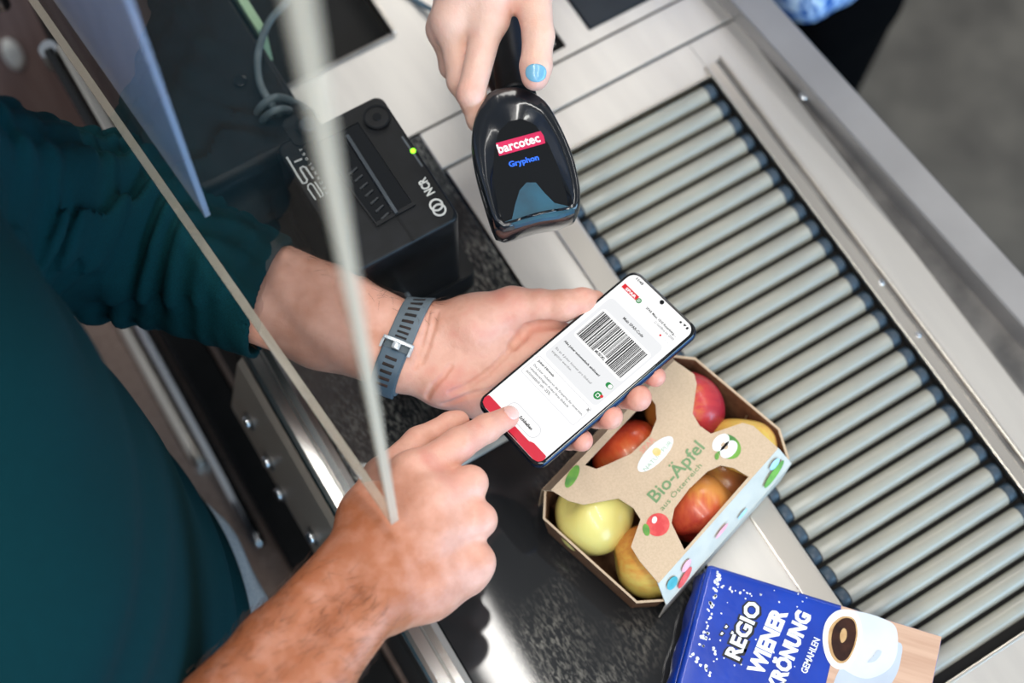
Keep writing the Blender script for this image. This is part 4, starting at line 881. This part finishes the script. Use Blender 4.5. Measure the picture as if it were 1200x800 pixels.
def cper(name, me, m_, parent=cus): return mesh_obj(name, me, m_, parent, co if parent is cus else None)
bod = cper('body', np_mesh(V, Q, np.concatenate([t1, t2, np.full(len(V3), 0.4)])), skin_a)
def nail(finger_fn, c, ax1, ax2, ax3, r, m_, parent, s=0.0006, loc=None):
    ax = np.stack([ax1, ax2, ax3])
    def fn(Pq):
        d = np.abs(finger_fn(Pq) - 0.0002) - 0.0007; l = (Pq - np.array(c, np.float32)) @ ax.T.astype(np.float32)
        return np.maximum(d, (np.linalg.norm(l / np.array(r, np.float32), axis=-1) - 1) * min(r))
    Vn, Qn = surface(fn, np.array(c) - max(r) * 1.3, np.array(c) + max(r) * 1.3, s)
    o = mesh_obj('fingernail', np_mesh(Vn, Qn), m_, parent)
    if loc is not None: o.location = loc
    return o
nail_m = mat('fingernail_pink', (226, 186, 176), 0.25, noise=(80, (218, 172, 164), 1), coat=0.3)
fi = rfin[0][0]; dv = (fi[3] - fi[2]) / np.linalg.norm(fi[3] - fi[2]); up_ = np.array([0.1, 0.0, 1.0]) ; up_ -= dv * (up_ @ dv); up_ /= np.linalg.norm(up_)
nail(lambda q_: chain_d(q_, *rfin[0], 0.004), fi[3] + up_ * 0.008 - dv * 0.0005, dv, np.cross(up_, dv), up_, (0.0075, 0.0068, 0.004), nail_m, cus, loc=co)

# fine forearm hair
def hairs(fn, V, sel, along, n, seed):
    g = np.random.default_rng(seed); cand = V[sel]; P_ = cand[g.choice(len(cand), n)].astype(np.float32); e_ = 0.001; N3 = np.stack([fn(P_ + np.float32(e_) * np.eye(3, dtype=np.float32)[k]) - fn(P_ - np.float32(e_) * np.eye(3, dtype=np.float32)[k]) for k in range(3)], 1)
    N3 /= np.linalg.norm(N3, axis=1)[:, None] + 1e-9; Vs, Fs = [], []
    for p, nn in zip(P_, N3):
        d = along + g.normal(0, 0.35, 3); d -= nn * (d @ nn); d /= np.linalg.norm(d) + 1e-9; s_ = np.cross(nn, d); L = g.uniform(0.006, 0.012); w = 0.00011; b = len(Vs)
        for t, ww in ((0.0, 1.0), (0.5, 0.8), (1.0, 0.2)):
            c = p + d * L * t + nn * L * (0.12 + 0.45 * t - 0.25 * t * t)
            Vs += [c + s_ * w * ww, c - s_ * w * ww * 0.5 + nn * w * ww, c - s_ * w * ww * 0.5 - nn * w * ww]
        for k in range(2):
            for j in range(3): Fs.append((b + 3 * k + j, b + 3 * k + (j + 1) % 3, b + 3 * k + 3 + (j + 1) % 3, b + 3 * k + 3 + j))
    me = bpy.data.meshes.new('hair'); me.from_pydata([tuple(v) for v in Vs], [], Fs); me.update(); return me
ax_l = (V1 - le) @ lax / np.linalg.norm(lw - le); ax_r = (V2 - re_) @ rax / np.linalg.norm(rw - re_)
side_l = (V1 - lw) @ lwd
hair_m = mat('arm_hair_brown', (74, 48, 32), 0.6, noise=(50, (60, 38, 26), 1))
for me_ in (hairs(f_left, V1, (ax_l > 0.45) & (ax_l < 1.06) & ((side_l < -0.018) | (V1[:, 2] < 0.11)), lax * 0.7 + lwd * 0.3, 420, 1), hairs(f_right, V2, (ax_r > 0.3) & (ax_r < 1.0) & (V2[:, 2] > 0.2), rax * 0.8 + rwd * 0.3, 700, 2)):
    ho = cper('arm_hair', me_, hair_m); ho['kind'] = 'stuff'

# sweater
wr = np.array([1.0, 0.6, 0.4])
cuffp = J(318, 352, 0.126)
def fold(Pq, base, axis, amp, wl, tw):
    l = Pq - np.array(base, np.float32); t = l @ np.array(axis, np.float32)
    side = np.cross(axis, [0, 0, 1]); side /= np.linalg.norm(side); upv = np.cross(side, axis)
    ang = np.arctan2(l @ upv.astype(np.float32), l @ side.astype(np.float32))
    w = np.sin(2 * PI * t / wl + tw * ang + 1.3 * np.sin(2 * ang + t * 40) + 0.8 * np.sin(t * 90))
    return amp * (np.abs(w) ** 0.6 * np.sign(w)) * (0.65 + 0.35 * np.sin(3 * ang + t * 55))
def f_sweater(Pq):
    d = scaled_cone(Pq, (-0.568, TY, -0.10), (TX, TY, 0.42), 0.152, 0.147, 0.68)
    d = smin(d, cone_d(Pq, (lsh + rsh) / 2 + [0, 0.1, 0.02], lsh, 0.075, 0.072), 0.05); d = smin(d, cone_d(Pq, (lsh + rsh) / 2 - [0, 0.1, -0.02], rsh, 0.075, 0.072), 0.05)
    d = d + 0.003 * np.sin(Pq[..., 1] * 26 + Pq[..., 2] * 38 + 2 * np.sin(Pq[..., 2] * 17))
    d = smax(d, -0.10 - Pq[..., 2], 0.01)
    sl = cone_d(Pq, lsh, le, 0.076, 0.066); s2 = cone_d(Pq, le, cuffp, 0.066, 0.050)
    sl = smin(sl, s2, 0.035)
    lo_ = (cuffp - le) / np.linalg.norm(cuffp - le); up_ax = (le - lsh) / np.linalg.norm(le - lsh)
    fade = np.clip((np.linalg.norm(Pq - cuffp.astype(np.float32), axis=-1) - 0.05) / 0.05, 0.12, 1)
    sl = sl + fade * fold(Pq, le, lo_, 0.0048, 0.021, 1.5) + fold(Pq, lsh, up_ax, 0.003, 0.045, -1.0)
    cutd = (Pq - cuffp.astype(np.float32)) @ (lo_ + np.array([0.1, 0.05, 0])).astype(np.float32)
    sl = smax(sl, cutd, 0.003)
    rs = cone_d(Pq, rsh, re_ * 0.55 + rsh * 0.45, 0.072, 0.064); 
    d = smin(smin(d, sl, 0.03), rs, 0.03)
    # hollow cuff and neck opening
    d = smax(d, -cone_d(Pq, cuffp - lo_ * 0.03, cuffp + lo_ * 0.05, 0.0435, 0.0455), 0.002)
    d = smax(d, -cone_d(Pq, (-0.595, TY, 0.47), (-0.6, TY, 0.6), 0.062, 0.07), 0.006)
    return d
V, Q = surface(f_sweater, (-0.76, -0.46, -0.14), (-0.22, 0.27, 0.58), 0.0032)
teal = mat('teal_knit', (4, 44, 49), 0.95, noise=(900, (3, 34, 38), 1), bump=(1400, 0.3), spec=0.1)
swt = cper('sweater', np_mesh(V, Q), teal)
def f_trousers(Pq):
    d = scaled_cone(Pq, (-0.560, TY - 0.03, -0.20), (-0.560, TY - 0.03, -0.03), 0.150, 0.157, 0.72) + 0.002 * np.sin(Pq[..., 1] * 70)
    for s in (0, 1): d = smin(d, smin(cone_d(Pq, hips[s], knees[s], 0.1, 0.075), cone_d(Pq, knees[s], feet[s], 0.075, 0.066), 0.03), 0.04)
    d = smax(d, Pq[..., 2] + 0.085, 0.008); d = smax(d, FLOOR + 0.05 - Pq[..., 2], 0.005)
    return d
V, Q = surface(f_trousers, (-0.78, -0.46, FLOOR), (-0.37, 0.2, -0.03), 0.006)
tro = cper('trousers', np_mesh(V, Q), mat('pale_blue_denim', (158, 170, 180), 0.85, noise=(500, (140, 154, 168), 1), bump=(1200, 0.3)))
for s in (0, 1):
    fx, fy, fz = feet[s]
    sm = rings_me([[(fx + x, fy + w * math.cos(a), FLOOR + 0.001 + h_ * max(0.0, 0.5 + 0.5 * math.sin(a))) for a in np.linspace(0, 2 * PI, 20, endpoint=False)] for x, w, h_ in ((-0.07, 0.02, 0.05), (-0.06, 0.035, 0.09), (0.0, 0.04, 0.11), (0.08, 0.046, 0.075), (0.15, 0.045, 0.05), (0.19, 0.025, 0.035))])
    cper('shoe', sm, blackp)
def f_hair(Pq):
    d = ell_d(Pq, (-0.607, TY, 0.715), (0.103, 0.087, 0.125)); return smax(d, -ell_d(Pq, (-0.53, TY, 0.66), (0.09, 0.075, 0.1)), 0.008)
V, Q = surface(f_hair, (-0.74, -0.22, 0.55), (-0.48, 0.0, 0.86), 0.005)
cper('hair', np_mesh(V, Q), mat('dark_hair', (44, 32, 24), 0.6, noise=(300, (30, 22, 16), 1), stretch=(1, 1, 0.1)))

# ------------------------------------------------------------------ fitness watch on the left wrist
wc_ = J(470, 407, 0.117)
wt = thing('fitness_watch', 'slate grey rubber watch strap with slots and silver buckle on the wrist', 'watch', tuple(wc_))
upw = np.cross(lwd, lax); upw /= np.linalg.norm(upw)
if upw[2] < 0: upw = -upw
def wrist_r(center, ang):
    d = (math.cos(ang) * (-lwd) + math.sin(ang) * upw); r = np.linspace(0.005, 0.07, 260, dtype=np.float32)
    v = f_left((center[None] + r[:, None] * d[None]).astype(np.float32)); i = int(np.argmax(v > 0)); return float(r[i]), d
def band_pt(s, ang, off):
    c0 = wc_ + lax * s; r, d = wrist_r(c0, ang); return c0 + d * (r + off) - wc_
strap_m = mat('slate_rubber', (96, 108, 116), 0.55, noise=(60, (86, 98, 106), 1), bump=(1500, 0.15)); strap_d = mat('slate_rubber_tail', (74, 92, 106), 0.55, noise=(60, (66, 84, 98), 1))
def band(name, a0, a1, n, w, o0, o1, m_, parent=wt):
    rings = []
    for a in np.linspace(a0, a1, n):
        rings.append([band_pt(-w, a, o0), band_pt(-w, a, o1 - 0.0003), band_pt(-w * 0.9, a, o1), band_pt(0, a, o1), band_pt(w * 0.9, a, o1), band_pt(w, a, o1 - 0.0003), band_pt(w, a, o0), band_pt(0, a, o0)])
    return mesh_obj(name, rings_me(rings), m_, parent)
# angle 0 = far side of the wrist (top of picture), pi/2 = up, pi = near side
band('strap', -2.2, 4.1, 70, 0.0105, 0.0002, 0.0028, strap_m)
band('strap_tail', 2.02, 3.4, 22, 0.0098, 0.003, 0.0056, strap_d)
slot_m = mat('strap_slot_dark', (30, 26, 26), 0.8, noise=(50, (60, 40, 34), 1))
for k in range(8):
    a = 0.5 + k * 0.158
    band('slot', a - 0.03, a + 0.03, 4, 0.0048, 0.0026, 0.00315, slot_m)
for k in range(5):
    a = 2.22 + k * 0.15
    band('slot', a - 0.03, a + 0.03, 4, 0.0048, 0.0054, 0.00595, slot_m)
buck = mat('silver_buckle', (206, 212, 216), 0.3, 0.6, noise=(30, (190, 198, 204), 1))
for s in (-1, 1):
    rings = []
    for a in np.linspace(1.78, 2.06, 6): rings.append([band_pt(s * 0.0108, a, 0.001), band_pt(s * 0.0108, a, 0.0066), band_pt(s * 0.0128, a, 0.0062), band_pt(s * 0.0130, a, 0.001)])
    mesh_obj('buckle', rings_me(rings, smooth=False), buck, wt)
band('buckle_bar', 1.72, 1.82, 4, 0.0128, 0.002, 0.0066, buck)
band('tang', 1.82, 1.98, 5, 0.0032, 0.005, 0.0085, buck)
rings = []
cw0 = wc_ + 0.0
def cb(x, y, z): return (-upw * z + lwd * x + lax * y) 
zb = wrist_r(wc_, -PI / 2)[0]
mesh_obj('case', rings_me([[tuple(cb(x, y, zb + z)) for x, y in rrect(-0.016 + i, 0.016 - i, -0.019 + i, 0.019 - i, 0.008)] for z, i in ((0.001, 0), (0.008, 0), (0.010, 0.002))]), black_gloss, wt)

# clear plastic corner guard standing in front of the printer
cg = thing('clear_holder', 'clear plastic holder with rounded corner between wrist and receipt printer', 'holder', tuple(at(455, 345, 0.05)))
cgo = np.array(cg.location)
cpx = [(420, 352), (430, 330), (446, 322), (462, 326), (474, 340), (487, 362), (500, 385)]
mesh_obj('rim', tube_me([np.array(at(x, y, 0.06)) - cgo for x, y in cpx], 0.0022, 10, 6), acrylic('clear_rim', (0.86, 0.9, 0.93), 0.25, (220, 230, 238), 0.05), cg)
mesh_obj('wall', rings_me([[tuple(np.array(at(x, y, 0.06)) - cgo + np.array([0, 0, dz])) for x, y in cpx] for dz in (-0.0605, 0.0)], cap0=False, cap1=False, closed=False), clear_m, cg)

# ------------------------------------------------------------------ cashier
cw = J(566, -95, 0.262)
ci_, cm_, cr_ = J(574, 20, 0.236), J(530, 24, 0.230), J(521, 34, 0.215)
cpalm = [(cw, J(578, -30, 0.25), 0.024, 0.022), (cw, J(545, -25, 0.245), 0.024, 0.02), (J(578, -30, 0.25), ci_, 0.021, 0.0135), (J(548, -25, 0.245), cm_, 0.02, 0.013), (J(540, -25, 0.232), cr_, 0.019, 0.012), (ci_, cm_, 0.0125, 0.012), (cm_, cr_, 0.011, 0.011), (J(585, -50, 0.24), J(622, -18, 0.24), 0.022, 0.0185), (J(590, -10, 0.232), J(612, 0, 0.232), 0.014, 0.011)]
cfin = [
    ([ci_, J(552, 110, 0.222), J(562, 140, 0.205), J(578, 150, 0.196)], [0.0128, 0.0108, 0.0098, 0.0085]),
    ([cm_, J(540, 95, 0.206), J(556, 125, 0.188), J(574, 130, 0.178)], [0.0122, 0.0108, 0.0096, 0.0085]),
    ([cr_, J(530, 78, 0.188), J(552, 95, 0.165), J(570, 95, 0.16)], [0.0118, 0.0102, 0.0092, 0.008]),
    ([J(520, 30, 0.2), J(526, 60, 0.17), J(550, 70, 0.15), J(566, 70, 0.145)], [0.011, 0.0095, 0.0085, 0.0075]),
    ([J(622, -18, 0.24), J(631, 42, 0.242), J(628, 78, 0.238), J(627, 90, 0.236)], [0.016, 0.0122, 0.0122, 0.0108])]
f_cash = hand_sdf(cpalm + [(J(528, 20, 0.205), J(520, 32, 0.2), 0.014, 0.011)], cfin)
ce = np.array([0.24, 0.40, 0.17]); csh = np.array([0.50, 0.44, 0.36])
f_cash_arm = lambda Pq: smin(f_cash(Pq), smin(cone_d(Pq, cw, ce, 0.026, 0.038), cone_d(Pq, ce, csh, 0.038, 0.05), 0.02), 0.012)
lo_, hi_ = bounds([cw, ci_, cm_, cfin[4][0][3], cfin[0][0][3], cfin[3][0][3], ce], 0.04)
Va, Qa = surface(f_cash_arm, lo_, hi_, 0.002)
CX, CY = 0.60, 0.36
def f_ccore(Pq):
    Qq = Pq.copy(); Qq[..., 1] = (Qq[..., 1] - CY) * 0.8
    d = cone_d(Qq, (CX, 0, -0.28), (CX, 0, 0.30), 0.13, 0.12)
    d = smin(d, cone_d(Pq, (CX, CY, 0.34), (CX, CY, 0.48), 0.055, 0.05), 0.04); d = smin(d, ell_d(Pq, (CX - 0.01, CY, 0.60), (0.095, 0.075, 0.12)), 0.02)
    d = smin(d, cone_d(Pq, csh, (CX, CY, 0.3), 0.05, 0.08), 0.04)
    for s in (-1, 1): d = smin(d, smin(cone_d(Pq, (CX + s * 0.07, CY - 0.03, -0.3), (CX - 0.03 + 0.025 * s, CY - 0.17, -0.36), 0.072, 0.045), cone_d(Pq, (CX - 0.03 + 0.025 * s, CY - 0.17, -0.36), (CX - 0.02 + 0.04 * s, CY - 0.16, FLOOR + 0.08), 0.05, 0.04), 0.03), 0.03)
    return d
Vb, Qb = surface(f_ccore, (0.38, 0.0, FLOOR), (0.85, 0.65, 0.76), 0.008)
cas = thing('person', 'cashier in blue patterned blouse holding the scanner with pale blue nails', 'person', (CX, CY, FLOOR))
ko = Vector((-CX, -CY, -FLOOR))
tb_ = np.concatenate([spots(Va, [(cm_, 0.016, 0.1), (J(552, 110, 0.225), 0.012, 0.22), (J(627, 96, 0.24), 0.012, 0.25), (J(605, 20, 0.24), 0.015, 0.15)]), np.full(len(Vb), 0.5)])
mesh_obj('body', np_mesh(np.concatenate([Va, Vb]), np.concatenate([Qa, Qb + len(Va)]), tb_), skin_b, cas, ko)
tf = cfin[4][0]; dv = (tf[3] - tf[1]) / np.linalg.norm(tf[3] - tf[1]); upn = C - tf[3]; upn = upn + np.array([0.05, -0.02, 0]); upn -= dv * (upn @ dv); upn /= np.linalg.norm(upn)
nail(lambda q_: chain_d(q_, *cfin[4], 0.004), tf[3] + upn * 0.0108 + dv * 0.001, dv, np.cross(upn, dv), upn, (0.0072, 0.0088, 0.006), mat('blue_nail_polish', (104, 158, 184), 0.3, noise=(60, (112, 166, 190), 1), coat=0.6), cas, loc=ko)
def f_blouse(Pq):
    Qq = Pq.copy(); Qq[..., 1] = (Qq[..., 1] - CY) * 0.8
    d = cone_d(Qq, (CX, 0, -0.26), (CX, 0, 0.28), 0.168, 0.14) + 0.006 * np.sin(Pq[..., 1] * 60 + Pq[..., 0] * 45) + 0.003 * np.sin(Pq[..., 2] * 50)
    d = smin(d, cone_d(Pq, (CX - 0.04, CY - 0.09, -0.18), (CX - 0.095, CY - 0.165, -0.26), 0.11, 0.06) + 0.004 * np.sin(Pq[..., 0] * 90), 0.03)
    d = smax(d, -0.34 - Pq[..., 2], 0.01)
    s_ = smin(cone_d(Pq, csh, ce, 0.068, 0.055), cone_d(Pq, csh, (CX, CY, 0.3), 0.068, 0.09), 0.03); s_ = np.maximum(s_, (Pq - ce.astype(np.float32)) @ ((ce - csh) / np.linalg.norm(ce - csh)).astype(np.float32) - 0.0)
    d = smin(d, s_, 0.03); return smax(d, -cone_d(Pq, (CX, CY, 0.4), (CX, CY, 0.6), 0.065, 0.08), 0.006)
V, Q = surface(f_blouse, (0.16, 0.12, -0.4), (0.86, 0.66, 0.45), 0.006)
def marble_mat():
    m = bpy.data.materials.new('blue_marbled_blouse'); m.use_nodes = True; nt = m.node_tree; b = nt.nodes['Principled BSDF']
    tc = nt.nodes.new('ShaderNodeTexCoord'); w = nt.nodes.new('ShaderNodeTexWave'); w.inputs['Scale'].default_value = 22; w.inputs['Distortion'].default_value = 14; w.inputs['Detail'].default_value = 3; w.inputs['Detail Scale'].default_value = 1.2
    nt.links.new(tc.outputs['Object'], w.inputs[0]); r = nt.nodes.new('ShaderNodeValToRGB'); el = r.color_ramp.elements
    el[0].position = 0.2; el[0].color = (*lin((34, 84, 160)), 1); el[1].position = 0.85; el[1].color = (*lin((190, 214, 240)), 1); e2 = el.new(0.5); e2.color = (*lin((96, 150, 216)), 1)
    nt.links.new(w.outputs[0], r.inputs[0]); nt.links.new(r.outputs[0], b.inputs['Base Color']); b.inputs['Roughness'].default_value = 0.85; return m
mesh_obj('blouse', np_mesh(V, Q), marble_mat(), cas, ko)
def f_ctr(Pq):
    d = None
    for s in (-1, 1):
        e_ = smin(cone_d(Pq, (CX + s * 0.07, CY - 0.03, -0.3), (CX - 0.03 + 0.025 * s, CY - 0.17, -0.36), 0.078, 0.05), cone_d(Pq, (CX - 0.03 + 0.025 * s, CY - 0.17, -0.36), (CX - 0.02 + 0.04 * s, CY - 0.16, FLOOR + 0.1), 0.062, 0.052), 0.03); d = e_ if d is None else smin(d, e_, 0.03)
    return smax(d, FLOOR + 0.04 - Pq[..., 2], 0.005)
V, Q = surface(f_ctr, (0.4, -0.02, FLOOR), (0.82, 0.5, -0.16), 0.007)
mesh_obj('trousers', np_mesh(V, Q), mat('black_trousers', (3, 3, 4), 0.95, noise=(200, (5, 5, 6), 1), spec=0.05), cas, ko)
mesh_obj('hair', rings_me([[(CX + 0.02 + 0.1 * s * math.cos(a), CY + 0.088 * s * math.sin(a), z) for a in np.linspace(0, 2 * PI, 24, endpoint=False)] for s, z in ((0.5, 0.46), (0.85, 0.5), (1.0, 0.6), (0.96, 0.68), (0.7, 0.735), (0.25, 0.75))]), mat('brown_hair', (84, 58, 40), 0.55, noise=(300, (60, 40, 28), 1), stretch=(1, 1, 0.1)), cas, ko)
# chair of the cashier
chr_ = thing('office_chair', 'black office chair under the seated cashier', 'chair', (CX + 0.02, CY + 0.14, FLOOR))
mesh_obj('seat', box_me(-0.17, 0.2, -0.15, 0.22, 0.36, 0.43, 0.03, 4), rubber, chr_)
mesh_obj('backrest', box_me(0.2, 0.25, -0.17, 0.19, 0.5, 0.95, 0.02, 3), rubber, chr_)
mesh_obj('column', cyl_me(0.03, 0.3, 'Z', 20), chrome, chr_, (0, 0, 0.21))
for k in range(5):
    a = k * 2 * PI / 5 + 0.31; mesh_obj('foot', tube_me([(0, 0, 0.08), (0.15 * math.cos(a), 0.15 * math.sin(a), 0.065), (0.24 * math.cos(a), 0.24 * math.sin(a), 0.03)], 0.016, 10, 4), blackp, chr_)
    mesh_obj('caster', cyl_me(0.025, 0.02, 'Y', 16), rubber, chr_, (0.24 * math.cos(a), 0.24 * math.sin(a), 0.0255))
